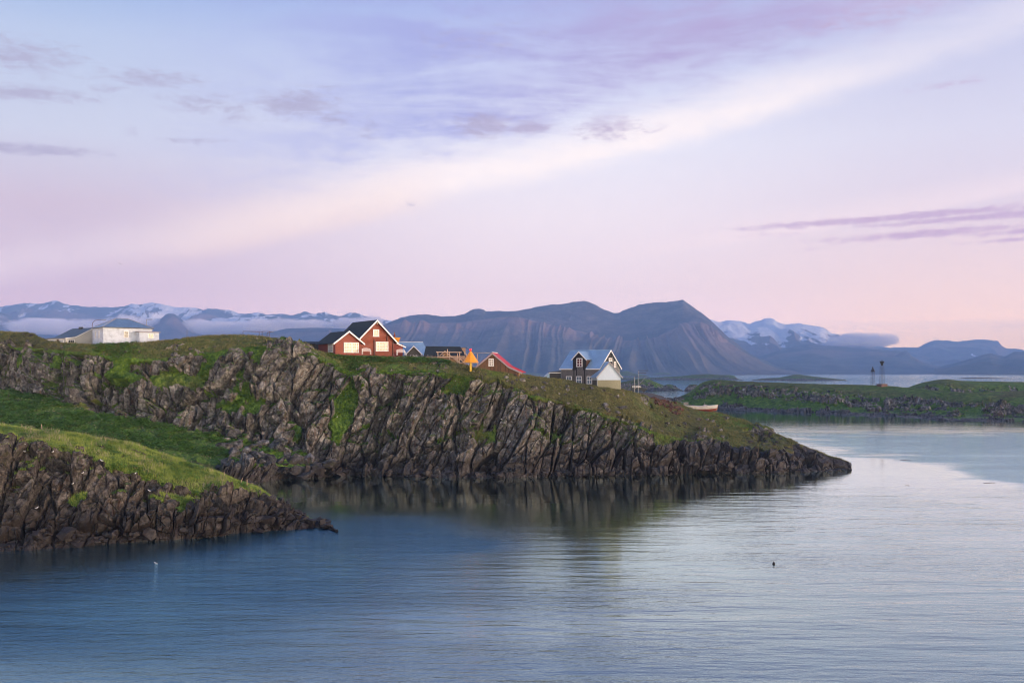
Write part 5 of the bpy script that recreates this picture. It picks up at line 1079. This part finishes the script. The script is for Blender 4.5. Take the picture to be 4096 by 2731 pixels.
MB().bar((0, 0, -.6), (0, 0, 4.8), .08).build('pole', M['metal'], r); MB().box(-.05, 2.6, -.08, .08, 4.72, 4.85).build('arm', M['dark_metal'], r); MB().bar((.15, 0, 1.5), (3.1, 0, 4.7), .06).build('brace', M['metal'], r)
M['car'] = paint('dark_green_car_paint', (0.018, 0.03, 0.03), 0.5, 0.05, 1.0)
c = tag(empty('parked_car', P(630.5, 391.6, 282), rad(-4)), 'dark green off-road car with roof rack parked beyond the ridge', 'car')
prof = [(0, .5), (0, 1.15), (.15, 1.75), (.5, 1.95), (2.7, 1.95), (3.3, 1.25), (4.4, 1.1), (4.65, .9), (4.65, .5)]
MB().pxz(prof, 0, 1.85).build('body', M['car'], c)
for x0_, x1_ in ((.45, 1.25), (1.35, 2.05)): MB().box(x0_, x1_, -.02, -.002, 1.3, 1.78).build('side_window', M['blue_glass'], c)
MB().pxz([(2.15, 1.3), (3.05, 1.3), (2.68, 1.8), (2.15, 1.8)], -.02, -.002).build('side_window', M['blue_glass'], c); MB().add([(3.27, .1, 1.3), (3.27, 1.75, 1.3), (2.76, 1.7, 1.92), (2.76, .15, 1.92)], [(0, 1, 2, 3)]).build('windscreen', M['blue_glass'], c)
MB().box(.5, 2.5, .15, 1.7, 2.08, 2.16).box(.5, .56, .15, .2, 1.95, 2.08).box(2.4, 2.46, .15, .2, 1.95, 2.08).box(.5, .56, 1.6, 1.66, 1.95, 2.08).box(2.4, 2.46, 1.6, 1.66, 1.95, 2.08).build('roof_rack', M['dark_metal'], c)
for x_ in (.9, 3.7):
    for y_ in (0.0, 1.65):
        w_ = MB(); w_.bar((x_, y_ - .02, .38), (x_, y_ + .22, .38), .38, n=16); o_w = w_.build('wheel', M['dark_metal'], c)
MB().box(4.6, 4.68, .15, .45, .8, 1.0).build('headlight', M['white'], c); MB().box(4.6, 4.68, 1.4, 1.7, .8, 1.0).build('headlight', M['white'], c)

# ------------------------------------------------------------------ old boat on the grass
b = tag(empty('old_boat', P(700.5, 410.6, 277), rad(6)), 'old wooden boat with white topsides and rust-red bottom drawn up on the grass', 'boat')
M['boat_white'] = paint('peeling_white_boat_paint', (0.62, 0.60, 0.56), 0.6, 0.22, 2.5, (.5, 2, 5)); M['boat_red'] = paint('faded_red_boat_bottom', (0.26, 0.06, 0.035), 0.7, 0.28, 2.5, (.5, 2, 5))
st = np.linspace(-4.6, 4.6, 15); nS = 7
def hull(x, s, side):
    u = (x + 4.6) / 9.2; w_ = 1.35 * (1 - abs(2 * u - .9) ** 3.2 * .75) if u < .5 else 1.35 * math.sqrt(max(0.0, 1 - max(0, (u - .45) / .55) ** 2.6)); sheer = 1.45 + .35 * (2 * u - 1) ** 2; keel = -.05 + .5 * max(0, u - .85) / .15 * .6
    z = keel + (sheer - keel) * s; ww = max(w_, .03) * (s ** .42) if s > 0 else 0.03
    return (x + (.35 * s * max(0, u - .8) / .2), side * ww, z)
for side in (-1, 1):
    for k in range(nS):
        s0, s1 = k / nS, (k + 1) / nS - .012; vs = []; fs = []
        for x in st:
            off = .035; a_ = hull(x, s0, side); b2_ = hull(x, s1, side); vs += [a_, b2_, (b2_[0], b2_[1] - side * off, b2_[2]), (a_[0], a_[1] - side * off, a_[2])]
        for i in range(len(st) - 1):
            for j in range(4): fs.append((i * 4 + j, i * 4 + (j + 1) % 4, (i + 1) * 4 + (j + 1) % 4, (i + 1) * 4 + j))
        fs += [(0, 3, 2, 1), tuple(len(vs) - 4 + j for j in range(4))]
        MB().add(vs, fs).build('plank', M['boat_white'] if k >= 3 else M['boat_red'], b)
dv = [hull(x, .93, -1) for x in st] + [hull(x, .93, 1) for x in st][::-1]; MB().add(dv, [tuple(range(len(dv)))]).build('deck', M['boat_white'], b)
MB().add([hull(-4.6, 0, -1), hull(-4.6, .5, -1), hull(-4.6, 1, -1), hull(-4.6, 1, 1), hull(-4.6, .5, 1), hull(-4.6, 0, 1)], [(0, 1, 2, 3, 4, 5)]).build('transom', M['boat_white'], b)
MB().box(-4.4, 4.3, -.06, .06, -.28, .0).build('keel', M['boat_red'], b); MB().bar((4.6, 0, .1), (5.0, 0, 1.95), .07).build('stem', M['tan'], b); MB().box(.8, 1.8, -.4, .4, 1.4, 1.75).build('hatch', M['grey_trim'], b); MB().bar((1.2, 0, 1.6), (1.2, 0, 2.4), .05).build('mast_stump', M['metal'], b)
for x_ in (-2.5, 2): MB().box(x_ - .12, x_ + .12, -1.1, 1.1, -.9, -.1).build('cradle_beam', M['brown2'], b)
# small open shelter at the water's edge behind the boat
b = tag(empty('jetty_shelter', P(681.8, 405.2, 300)), 'small grey shelter roof and railing behind the stern of the old boat', 'shelter')
b.scale = (.30, .30, .30)
for x_ in (0, 1.9, 3.9, 6.6): MB().box(x_, x_ + .14, 0, .14, -2, 3.3).build('post', M['grey_trim'], b)
MB().box(-1.0, 7.2, -.2, 2.2, 3.3, 3.5).build('roof', M['metal'], b); MB().box(0, 6.6, .02, .1, 2.2, 2.34).build('rail', M['metal'], b); MB().box(2.2, 6.3, .8, 1.6, 1.2, 3.0).build('crate', M['concrete'], b)

# ------------------------------------------------------------------ two lattice navigation towers on the channel island
def tower(px_, pyb, D, Hl, hw, label):
    t = tag(empty('navigation_tower', P(px_, pyb, D), rad(20)), label, 'navigation tower')
    cs = [(hw, hw), (-hw, hw), (-hw, -hw), (hw, -hw)]; n = int(Hl / 1.1)
    for a_ in cs: MB().bar((a_[0], a_[1], -2), (a_[0] * .72, a_[1] * .72, Hl), .06, n=4).build('leg', M['dark_metal'], t)
    for k in range(n):
        m_ = MB(); z0_, z1_ = Hl * k / n, Hl * (k + 1) / n; f0, f1 = 1 - .28 * k / n, 1 - .28 * (k + 1) / n
        for i in range(4):
            a_, b_ = cs[i], cs[(i + 1) % 4]; m_.bar((a_[0] * f0, a_[1] * f0, z0_), (b_[0] * f1, b_[1] * f1, z1_), .035, n=3); m_.bar((a_[0] * f1, a_[1] * f1, z1_), (b_[0] * f1, b_[1] * f1, z1_), .03, n=3)
        m_.build('lattice_bracing', M['dark_metal'], t)
    return t
t = tower(872.8, 384.2, 652, 8.4, 1.05, 'shorter lattice tower with upright cone topmark on the channel island')
MB().lathe([(1.95, 8.4), (1.2, 9.6), (.45, 11.0), (.4, 11.1)], n=4).build('cone_topmark', M['dark_metal'], t); MB().lathe([(.3, 11.1), (.35, 11.5), (.1, 11.8)], n=8).build('lamp', M['dark_metal'], t)
t = tower(882.0, 384.8, 648, 12.8, 1.15, 'taller lattice tower with inverted cone topmark and concrete foot on the channel island')
MB().lathe([(.75, 12.8), (1.3, 14.4), (2.1, 15.5), (2.1, 15.6)], n=4).build('cone_topmark', M['dark_metal'], t); MB().lathe([(.25, 15.6), (.3, 16.1), (.08, 16.5)], n=8).build('lamp', M['dark_metal'], t); MB().box(-2.4, 2.4, -2.4, 2.4, -1.5, .9).build('foundation', M['rust'], t)
# ------------------------------------------------------------------ farm at the foot of the mountain
fx = [(524.6, 367.4, 14, 'leftmost'), (527.6, 366.6, 20, 'second from the left'), (531.2, 366.2, 26, 'long red-roofed'), (534.2, 366.4, 16, 'fourth from the left'), (539.0, 367.4, 12, 'small middle'), (548.5, 367.6, 16, 'first left of the black house'), (553.5, 367.0, 26, 'large pale'), (556.5, 367.2, 16, 'next to the large one'), (563.0, 366.6, 10, 'rightmost lone')]
for px_, py_, wd, wh in fx:
    D = 7600; q = P(px_, py_, D); f = tag(empty('farmhouse', q, rad(random.uniform(-20, 20))), f'tiny white farm building at the mountain foot, {wh} one', 'farmhouse', 'farm buildings at the mountain foot')
    MB().box(0, wd, 0, wd * .6, -14, 5).build('wall', M['white'], f); zr = 9 if wd > 14 else 7.5
    slab_x(f, (-.5, 5), (wd * .3, zr), -.5, wd + .5, .4, M['red_roof'] if 'red' in wh else M['grey_trim']); slab_x(f, (wd * .6 + .5, 5), (wd * .3, zr), -.5, wd + .5, .4, M['grey_trim'])
    MB().box(wd * .3, wd * .45, -.2, -.01, 0, 3).build('door', M['black'], f)

# ------------------------------------------------------------------ boulders on the shores and outcrops of stone in the turf
RS = rock_set(M['ground'], 300); RN_ = rock_set(M['ground_near'], 400)
def spots(V, seg, tt, px, want, n, px0, px1, s0, s1, rs):
    out = []; rows = [i for i in range(len(seg)) if want(seg[i], tt[i])]
    while len(out) < n:
        i = rs.choice(rows); j = rs.randrange(1, len(px) - 1)
        if not (px0 <= px[j] <= px1): continue
        out.append((V[i, j], rs.uniform(0, 1) ** 2.2 * (s1 - s0) + s0))
    return out
rs = random.Random(5)
B1 = spots(MV, main_seg, main_t, main_px, lambda s, t: s in (4, 5) or (s == 6 and t < .4), 90, 212, 345, .6, 2.6, rs)
B2 = spots(MV, main_seg, main_t, main_px, lambda s, t: s == 5 or (s == 6 and t < .5), 150, 340, 852, .5, 1.6, rs)
big = [(P(238, 461, 221), 3.6), (P(252, 466, 222), 3.0), (P(228, 466, 217), 2.6), (P(262, 460, 226), 2.4), (P(270, 470, 225), 2.6), (P(285, 471, 226), 2.2), (P(300, 473, 226.5), 2.4), (P(246, 473, 220), 2.4), (P(222, 470, 213), 2.0)]
strew(main, RS, B1 + B2 + big, 'boulder', .3)
B3 = spots(NV, near_seg, near_t, near_px, lambda s, t: s == 5 or (s == 6 and t < .5), 70, 0, 262, .4, 1.5, rs)
B4 = spots(NV, near_seg, near_t, near_px, lambda s, t: s in (3, 4, 5) or (s == 6 and t < .5), 60, 262, 330, .5, 1.5, rs)
strew(near, RN_, B3 + B4, 'boulder', .25)
turfM = MA['turf']; nr = [i for i in range(len(main_seg)) if main_seg[i] == 2]
B5 = spots(MV, main_seg, main_t, main_px, lambda s, t: s == 2 and t > .08, 190, 480, 810, .22, 1.0, rs) + spots(MV, main_seg, main_t, main_px, lambda s, t: s == 2 and t > .12, 50, 0, 480, .25, .9, rs)
strew(main, RS, B5, 'turf_stone', .45)
# reddish rubble bank below the parking place
M['rubble'] = paint('red_brown_rubble', (0.095, 0.042, 0.026), 0.9, 0.3, 2.0)
RR = []
for k in range(6):
    me_ = rock_mesh(500 + k, 13, .75); me_.materials.append(M['rubble']); RR.append(me_)
pts = []
def main_at(px_, py_):
    j = int(np.argmin(abs(main_px - px_))); col = MV[:, j]; y_ = HZ - (col[:, 2] - CAM_H) / col[:, 1] * FPX
    ok = [i for i in range(len(col)) if main_seg[i] >= 2 and main_seg[i] <= 5]; i = min(ok, key=lambda i: abs(y_[i] - py_)); return col[i]
for k in range(70):
    a_ = rs.random(); px_ = 655 + a_ * 24 + rs.uniform(-5, 5); py_ = 397.5 + a_ * 12 + rs.uniform(-3.0, 4.5); pts.append((main_at(px_, py_), rs.uniform(.35, .95)))
strew(main, RR, pts, 'rubble_stone', .3)

# ------------------------------------------------------------------ grass and broad-leaved plants
def leaf_mat(name, a, b):
    def fn(t, bs, out):
        p_ = gpos(t); n = t.noise(p_, .6, 4, .6); n2 = t.noise(p_, 6.0, 2, .6)
        t.put(bs.inputs['Base Color'], t.mix(t.ss(t.m('ADD', t.m('MULTIPLY', n, .5), t.m('MULTIPLY', n2, .5)), .35, .65), a, b)); bs.inputs['Roughness'].default_value = .6; bs.inputs['Specular IOR Level'].default_value = .25
    return mat(name, fn)
M['grass_bright'] = leaf_mat('bright_meadow_grass', (0.10, 0.18, 0.018), (0.34, 0.40, 0.08)); M['grass_dry'] = leaf_mat('dry_hill_grass', (0.070, 0.088, 0.020), (0.20, 0.18, 0.065)); M['leaf'] = leaf_mat('broad_green_leaves', (0.045, 0.125, 0.012), (0.15, 0.30, 0.03)); M['stalk'] = leaf_mat('dry_stalks', (.30, .25, .14), (.5, .42, .28))  # grass_bright: yellow-green blades of the near headland
def tris_obj(name, P0, ang, hgt, wid, lean_, material, label_kind='stuff'):
    """many thin upright blades as one mesh"""
    n = len(P0); c, s = np.cos(ang), np.sin(ang); w2 = wid / 2
    a = P0 + np.stack([-c * w2, -s * w2, np.zeros(n) - .03], 1); b = P0 + np.stack([c * w2, s * w2, np.zeros(n) - .03], 1)
    t = P0 + np.stack([lean_[:, 0], lean_[:, 1], hgt], 1)
    V = np.stack([a, b, t], 1).reshape(-1, 3).astype(np.float32); me = bpy.data.meshes.new(name); me.vertices.add(3 * n); me.vertices.foreach_set('co', V.ravel())
    me.loops.add(3 * n); me.loops.foreach_set('vertex_index', np.arange(3 * n, dtype=np.int32)); me.polygons.add(n); me.polygons.foreach_set('loop_start', np.arange(0, 3 * n, 3, dtype=np.int32)); me.update(calc_edges=True)
    o = link(name, me, material); o['kind'] = label_kind; return o
g = np.random.default_rng(3)
def pick(V, seg, tt, px, mask, n, weight=None):
    R, C = V.shape[:2]; S = np.broadcast_to(np.array(seg)[:, None], (R, C)); T = np.broadcast_to(np.array(tt)[:, None], (R, C)); X = np.broadcast_to(px[None, :], (R, C))
    w_ = mask(S, T, X, V).astype(float); d = np.linalg.norm(np.diff(V, axis=0, append=V[-1:]), axis=-1); w_ = w_ * (d + 1e-3); w_ = w_.ravel() / w_.sum(); k = g.choice(R * C, n, p=w_)
    Vf = V.reshape(-1, 3)[k]; return Vf + np.stack([g.uniform(-.15, .15, n), g.uniform(-.25, .25, n), np.zeros(n)], 1)
def clumpy(V, sc, th_): return fbm(V[..., 0] / sc, V[..., 1] / sc, V[..., 2] / sc, 2, 77) > th_
n = 90000
p0 = pick(NV, near_seg, near_t, near_px, lambda S, T, X, V: ((S == 2) | ((S == 3) & (NA['turf'] > .5)) | ((S == 1) & (T > .6))) & (V[..., 2] > .5), n)
hgt = g.uniform(.14, .5, n) * (.3 + 1.4 * fbm(p0[:, 0] / 3, p0[:, 1] / 3, p0[:, 2] / 3, 2, 5)); tris_obj('near_grass', p0, g.uniform(0, 6.28, n), hgt, g.uniform(.03, .07, n), g.normal(0, .09, (n, 2)) + np.array([-.05, 0]), M['grass_bright'])
n = 110000
p0 = pick(MV, main_seg, main_t, main_px, lambda S, T, X, V: (((S == 2) | ((S == 3) & (X > 440))) & (MA['turf'] > .5)) | ((S == 1) & (T > .8)), n)
hgt = g.uniform(.12, .42, n) * (.3 + 1.0 * sst(fbm(p0[:, 0] / 2.2, p0[:, 1] / 2.2, p0[:, 2] / 2.2, 2, 5), .4, .62)); tris_obj('hill_grass', p0, g.uniform(0, 6.28, n), hgt, g.uniform(.08, .18, n), g.normal(0, .12, (n, 2)), M['grass_dry'])
def leaves(name, p0, size, spread, material, per=9, h=(.1, .8)):
    """clumps of broad leaves: every leaf a folded quad"""
    n = len(p0) * per; c0 = np.repeat(p0, per, 0); r_ = g.uniform(0, 1, n) ** .6 * spread; an = g.uniform(0, 6.28, n)
    ctr = c0 + np.stack([r_ * np.cos(an), r_ * np.sin(an), g.uniform(h[0], h[1], n) * (1 - .55 * (r_ / spread) ** 2)], 1)
    d = np.stack([np.cos(an), np.sin(an), g.uniform(-.5, .35, n)], 1); d /= np.linalg.norm(d, axis=1, keepdims=True); sd_ = np.stack([-np.sin(an), np.cos(an), g.uniform(-.3, .3, n)], 1)
    L = g.uniform(.5, 1.1, n)[:, None] * size
    a = ctr - d * L * .5; b = ctr + sd_ * L * .42; c = ctr + d * L * .6; e2 = ctr - sd_ * L * .42
    V = np.stack([a, e2, c, b], 1).reshape(-1, 3).astype(np.float32); me = bpy.data.meshes.new(name); me.vertices.add(4 * n); me.vertices.foreach_set('co', V.ravel())
    me.loops.add(4 * n); me.loops.foreach_set('vertex_index', np.arange(4 * n, dtype=np.int32)); me.polygons.add(n); me.polygons.foreach_set('loop_start', np.arange(0, 4 * n, 4, dtype=np.int32)); me.update(calc_edges=True)
    o = link(name, me, material); o['kind'] = 'stuff'; return o
p0 = pick(MV, main_seg, main_t, main_px, lambda S, T, X, V: (S == 4) & (X < 345) & (T < .8) & (MA['turf'] > .5) & clumpy(V, 5, .40), 6500)
leaves('angelica_on_slope', p0, .42, .75, M['leaf'], 9, (.1, .75))
p0 = pick(MV, main_seg, main_t, main_px, lambda S, T, X, V: (MA['turf'] > .5) & (V[..., 2] > 4.5) & (((S == 2) | (S == 3)) & (abs(X - 118 - 3 * np.sin(V[..., 2])) < 20 - 10 * (S == 3)) & (T < .9) & ((S == 2) | (T < .5)) | ((S == 3) & (X > 200) & clumpy(V, 4, .47))), 3800)
leaves('angelica_on_ledges', p0, .38, .6, M['leaf'], 9, (.05, .6))
p0 = pick(MV, main_seg, main_t, main_px, lambda S, T, X, V: (S == 2) & (T < .42) & (X > 328) & (X < 450) & clumpy(V, 3.5, .36) | ((S == 2) & (T < .9) & (X > 345) & (X < 366) & clumpy(V, 2.5, .45)), 1500)
leaves('angelica_by_cabin', p0, .38, .6, M['leaf'], 10, (.05, .6))
p0 = pick(NV, near_seg, near_t, near_px, lambda S, T, X, V: ((S == 2) | (S == 3)) & (NA['turf'] > .5) & clumpy(V, 3.0, .50), 3200)
leaves('low_green_clumps', p0, .26, .45, M['leaf'], 9, (.05, .4))

n = 2600
p0 = pick(NV, near_seg, near_t, near_px, lambda S, T, X, V: (S == 2) & (NA['turf'] > .5) & clumpy(V, 2.0, .52), n)
tris_obj('dry_stalks', p0, g.uniform(0, 6.28, n), g.uniform(.35, .85, n), g.uniform(.04, .07, n), g.normal(0, .18, (n, 2)), M['stalk'])
n = 5200
p0 = pick(MV, main_seg, main_t, main_px, lambda S, T, X, V: ((S == 2) & (MA['turf'] > .5) & (X < 480) & clumpy(V, 4.0, .5)) | ((S == 4) & (X < 250)), n) + np.array([0, 0, .35])
tris_obj('small_pale_flowers', p0, g.uniform(0, 6.28, n), g.uniform(.06, .12, n), g.uniform(.08, .16, n), g.normal(0, .02, (n, 2)), M['stalk'])
# ------------------------------------------------------------------ weathered fence stakes on the near headland
def near_at(px_, py_):
    j = int(np.argmin(abs(near_px - px_))); col = NV[:, j]; y_ = HZ - (col[:, 2] - CAM_H) / col[:, 1] * FPX
    ok = [i for i in range(len(col)) if near_seg[i] >= 2 and near_seg[i] <= 5]; i = min(ok, key=lambda i: abs(y_[i] - py_)); return Vector(col[i])
for px_, py_, hh, ln_, lab in ((224.5, 475.5, .7, -.05, 'short upright fence stake, uppermost on the near grassy ridge'), (239.5, 483, .95, .45, 'leaning fence stake in the middle of the three on the near ridge'), (247.0, 486, 1.2, .02, 'tall upright fence stake, lowest on the near ridge'), (42.5, 429, 1.0, -.12, 'lone grey stake on the near crest at the left')):
    q = near_at(px_, py_); s = tag(empty('fence_stake', q), lab, 'fence stake', 'weathered stakes on the near ridge')
    MB().bar((0, 0, -.3), (ln_, 0, hh), .06, .045, 5).build('stake', M['timber'], s)

# ------------------------------------------------------------------ gulls
M['gull_white'] = paint('white_feathers', (0.85, 0.85, 0.85), .7, .03); M['gull_grey'] = paint('grey_feathers', (0.22, 0.24, 0.27), .7, .08); M['bill'] = paint('yellow_bill', (.6, .42, .05), .5, .05)
gm = MB()
prof = [(-.30, .0, .015, .015), (-.22, .02, .05, .04), (-.08, .05, .10, .09), (.06, .08, .115, .105), (.15, .12, .09, .085), (.20, .19, .055, .06), (.23, .25, .055, .055), (.28, .26, .035, .035), (.31, .255, .012, .012)]
n_ = 8; vs = [(x, math.cos(2 * math.pi * k / n_) * ry, .16 + z + math.sin(2 * math.pi * k / n_) * rz2) for x, z, ry, rz2 in prof for k in range(n_)]
gm.add(vs, [(i * n_ + k, i * n_ + (k + 1) % n_, (i + 1) * n_ + (k + 1) % n_, (i + 1) * n_ + k) for i in range(len(prof) - 1) for k in range(n_)] + [tuple(range(n_ - 1, -1, -1)), tuple(range((len(prof) - 1) * n_, len(prof) * n_))])
gm.cur = 1
for sd2 in (-1, 1): gm.add([(.12, sd2 * .10, .30), (.10, sd2 * .125, .20), (-.12, sd2 * .12, .20), (-.38, sd2 * .03, .20), (-.12, sd2 * .06, .31)], [(0, 1, 2, 4), (2, 3, 4)])
gm.cur = 2; gm.bar((.30, 0, .415), (.39, 0, .405), .012, .003, 4).bar((0, .04, 0), (0, .04, .12), .008, n=3).bar((0, -.04, 0), (0, -.04, .12), .008, n=3)
gmesh = gm.mesh('gull'); [gmesh.materials.append(M[k]) for k in ('gull_white', 'gull_grey', 'bill')]
def gull(q, rz3, label, group, sc=1.25):
    o = link('gull', gmesh); o.location = q; o.rotation_euler = (0, 0, rz3); o.scale = (sc,) * 3; return tag(o, label, 'gull', group)
NG = [(26.5, 444.5, 'highest gull on the near headland, at the far left'), (25.5, 451.5, 'gull right below the highest one on the near headland'), (53.5, 453.5, 'gull on the turf edge above the first big block of the near headland'), (101.5, 460.5, 'gull sitting on turf beside a small boulder on the near headland'),
      (84, 472.5, 'gull in the shaded notch of the near headland'), (134.5, 473.5, 'gull under the round boulder on the near headland'), (37, 509, 'gull low on the left part of the near cliff'), (72.5, 485, 'tiny gull at mid height in the near cliff'), (150, 492, 'gull in front of the low ledge on the near headland')]
def surf(V, seg, px, px_, py_):
    """first surface point of the land under a view direction"""
    j = int(np.argmin(abs(px - px_))); best = None
    for jj in range(max(0, j - 3), min(len(px), j + 4)):
        col = V[:, jj]; y_ = HZ - (col[:, 2] - CAM_H) / col[:, 1] * FPX; x_ = 512 + col[:, 0] / col[:, 1] * FPX
        for i in np.nonzero((abs(y_ - py_) < 1.2) & (abs(x_ - px_) < 1.5) & (seg >= 2))[0]:
            if best is None or col[i, 1] < best[1]: best = tuple(col[i])
    if best is None: return None
    return Vector((best[0], best[1] - .25, best[2]))
for px_, py_, lab in NG:
    q = surf(NV, near_seg, near_px, px_, py_); q = q or near_at(px_, py_); gull(q + Vector((0, 0, .05)), random.uniform(-.6, .6) + (math.pi if random.random() < .5 else 0), lab, 'gulls on the near headland', .8)
CG = [(418, 350 + 67), (436, 350 + 44), (455, 366 + 14), (468, 402), (480, 412), (500, 418), (515, 405), (533, 413), (548, 425), (552, 402), (541, 428), (561, 419), (597, 415), (577, 440), (531, 451), (506, 448), (470, 436), (405, 421), (397, 408), (338, 416), (310, 421), (312, 397), (367, 419), (380, 420), (573, 416), (590, 433), (622, 450), (571, 448), (605, 425), (448, 419)]
nm_ = ['highest', 'lowest', 'leftmost', 'rightmost']
CG = sorted(CG)
bands = [(0, 345, 'cliff left of the log cabin'), (345, 420, 'cliff below the log cabin'), (420, 475, 'cliff below the scaffold and beacon'), (475, 530, 'cliff below the brown board house'), (530, 575, 'cliff left of and below the black house'), (575, 700, 'cliff below the garage')]
ordn = ['leftmost', 'second from left', 'third from left', 'fourth from left', 'fifth from left', 'sixth from left', 'seventh from left', 'eighth from left']
cnt_ = {}
for px_, py_ in CG:
    q = surf(MV, main_seg, main_px, px_, py_)
    if q is None: continue
    bd = [b_[2] for b_ in bands if b_[0] <= px_ < b_[1]][0]; k = cnt_.get(bd, 0); cnt_[bd] = k + 1
    gull(q, random.uniform(0, 6.28), f'white gull on the {bd}, {ordn[k]} there', 'gulls nesting on the main cliff', .7)
q = P(156, 562.8, 1); D = 24000 / (562.8 - 371); gull(Vector(((156 - 512) / 1000 * D, D, -.13)), math.pi, 'white gull swimming alone on the blue water below the near headland', None, .75)
# birds on the wing
fm = MB(); fm.add([(-.2, 0, 0), (.25, 0, .02), (0, .05, .05), (0, -.05, .05)], [(0, 2, 1), (0, 1, 3), (0, 3, 2), (1, 2, 3)])
for sd2 in (-1, 1): fm.add([(.08, sd2 * .04, .04), (-.08, sd2 * .04, .04), (-.02, sd2 * .45, .22), (-.16, sd2 * .85, .10), (.02, sd2 * .48, .23)], [(0, 1, 2, 4), (2, 3, 4)])
fme = fm.mesh('flying_gull'); fme.materials.append(M['gull_grey']); fmw = fme.copy(); fmw.materials.clear(); fmw.materials.append(M['gull_white'])
for px_, py_, D, me_, lab, sc in ((119.7, 263.8, 190, fme, 'dark bird gliding alone high in the pink sky at the left', 1.3), (276.5, 245.3, 420, fme, 'speck of a bird high in the sky above the left hill', 1.2), (898.6, 422.8, 380, fmw, 'white gull flying low over the channel, left one of the pair', 1.2), (911.3, 427.4, 380, fmw, 'white gull flying low over the channel, right one of the pair', 1.2), (855.6, 370.9, 600, fmw, 'white bird flying left of the lattice towers', 1.3)):
    o = link('flying_gull', me_); o.location = P(px_, py_, D); o.rotation_euler = (rad(15), 0, rad(80)); o.scale = (sc,) * 3; tag(o, lab, 'flying gull')
# mooring buoy in the open water
D = 24000 / (563.3 - 371); b = tag(empty('buoy', Vector(((773.8 - 512) / 1000 * D, D, 0))), 'small round black buoy floating alone in the pale water', 'buoy')
MB().lathe([(.05, -.15), (.16, -.05), (.19, .07), (.15, .16), (.06, .26)], n=10).build('float', M['black'], b); MB().lathe([(.05, .25), (.07, .31), (.02, .36)], n=8).build('eye', M['metal'], b)
# floating weed
M['weed'] = paint('brown_seaweed', (.03, .02, .012), .6, .2)
for k, (px_, py_, wpx) in enumerate([(989, 482.3, 10), (905, 459.6, 8), (838, 457.5, 4), (781, 456.4, 6), (802, 458.6, 4), (916, 452, 4), (829, 465.5, 3), (908, 485, 3)]):
    D = 24000 / (py_ - 371); m_ = MB(); L_ = wpx / 1000 * D / 2
    for j in range(8):
        a_ = -L_ + 2 * L_ * j / 7; m_.lathe([(.02, -.05), (L_ * .28, 0.0), (L_ * .2, .035), (.02, .05)], (a_, g.uniform(-.5, .5) , 0), 7)
    o = m_.build('seaweed_raft', M['weed']); o.location = ((px_ - 512) / 1000 * D, D, 0); tag(o, ['longest flat raft of dark seaweed, at the right by the ruffled water', 'seaweed raft off the tip, second longest', 'thin seaweed strip just right of the headland tip, middle of three', 'seaweed strip nearest the tip of the headland', 'short seaweed strip below and right of the tip', 'small seaweed strip beside the ruffled channel water', 'tiny seaweed patch below the headland tip', 'tiny seaweed patch lower right, left of the longest raft'][k], 'seaweed', 'seaweed rafts off the headland tip')
# the upper works on the land are not closed off: low drystone wall by the cabin
b = tag(empty('stone_wall', P(403.5, 356.0, 251)), 'low dark drystone wall between the benches and the blue-roofed house', 'garden wall')
for k in range(34):
    o = link('stone', RS[k % 12], None, b); o.location = (k * .32, g.uniform(-.1, .1), .05 + (k % 2) * .22); o.scale = (.26, .3, .24); o.rotation_euler = (0, 0, g.uniform(0, 6))
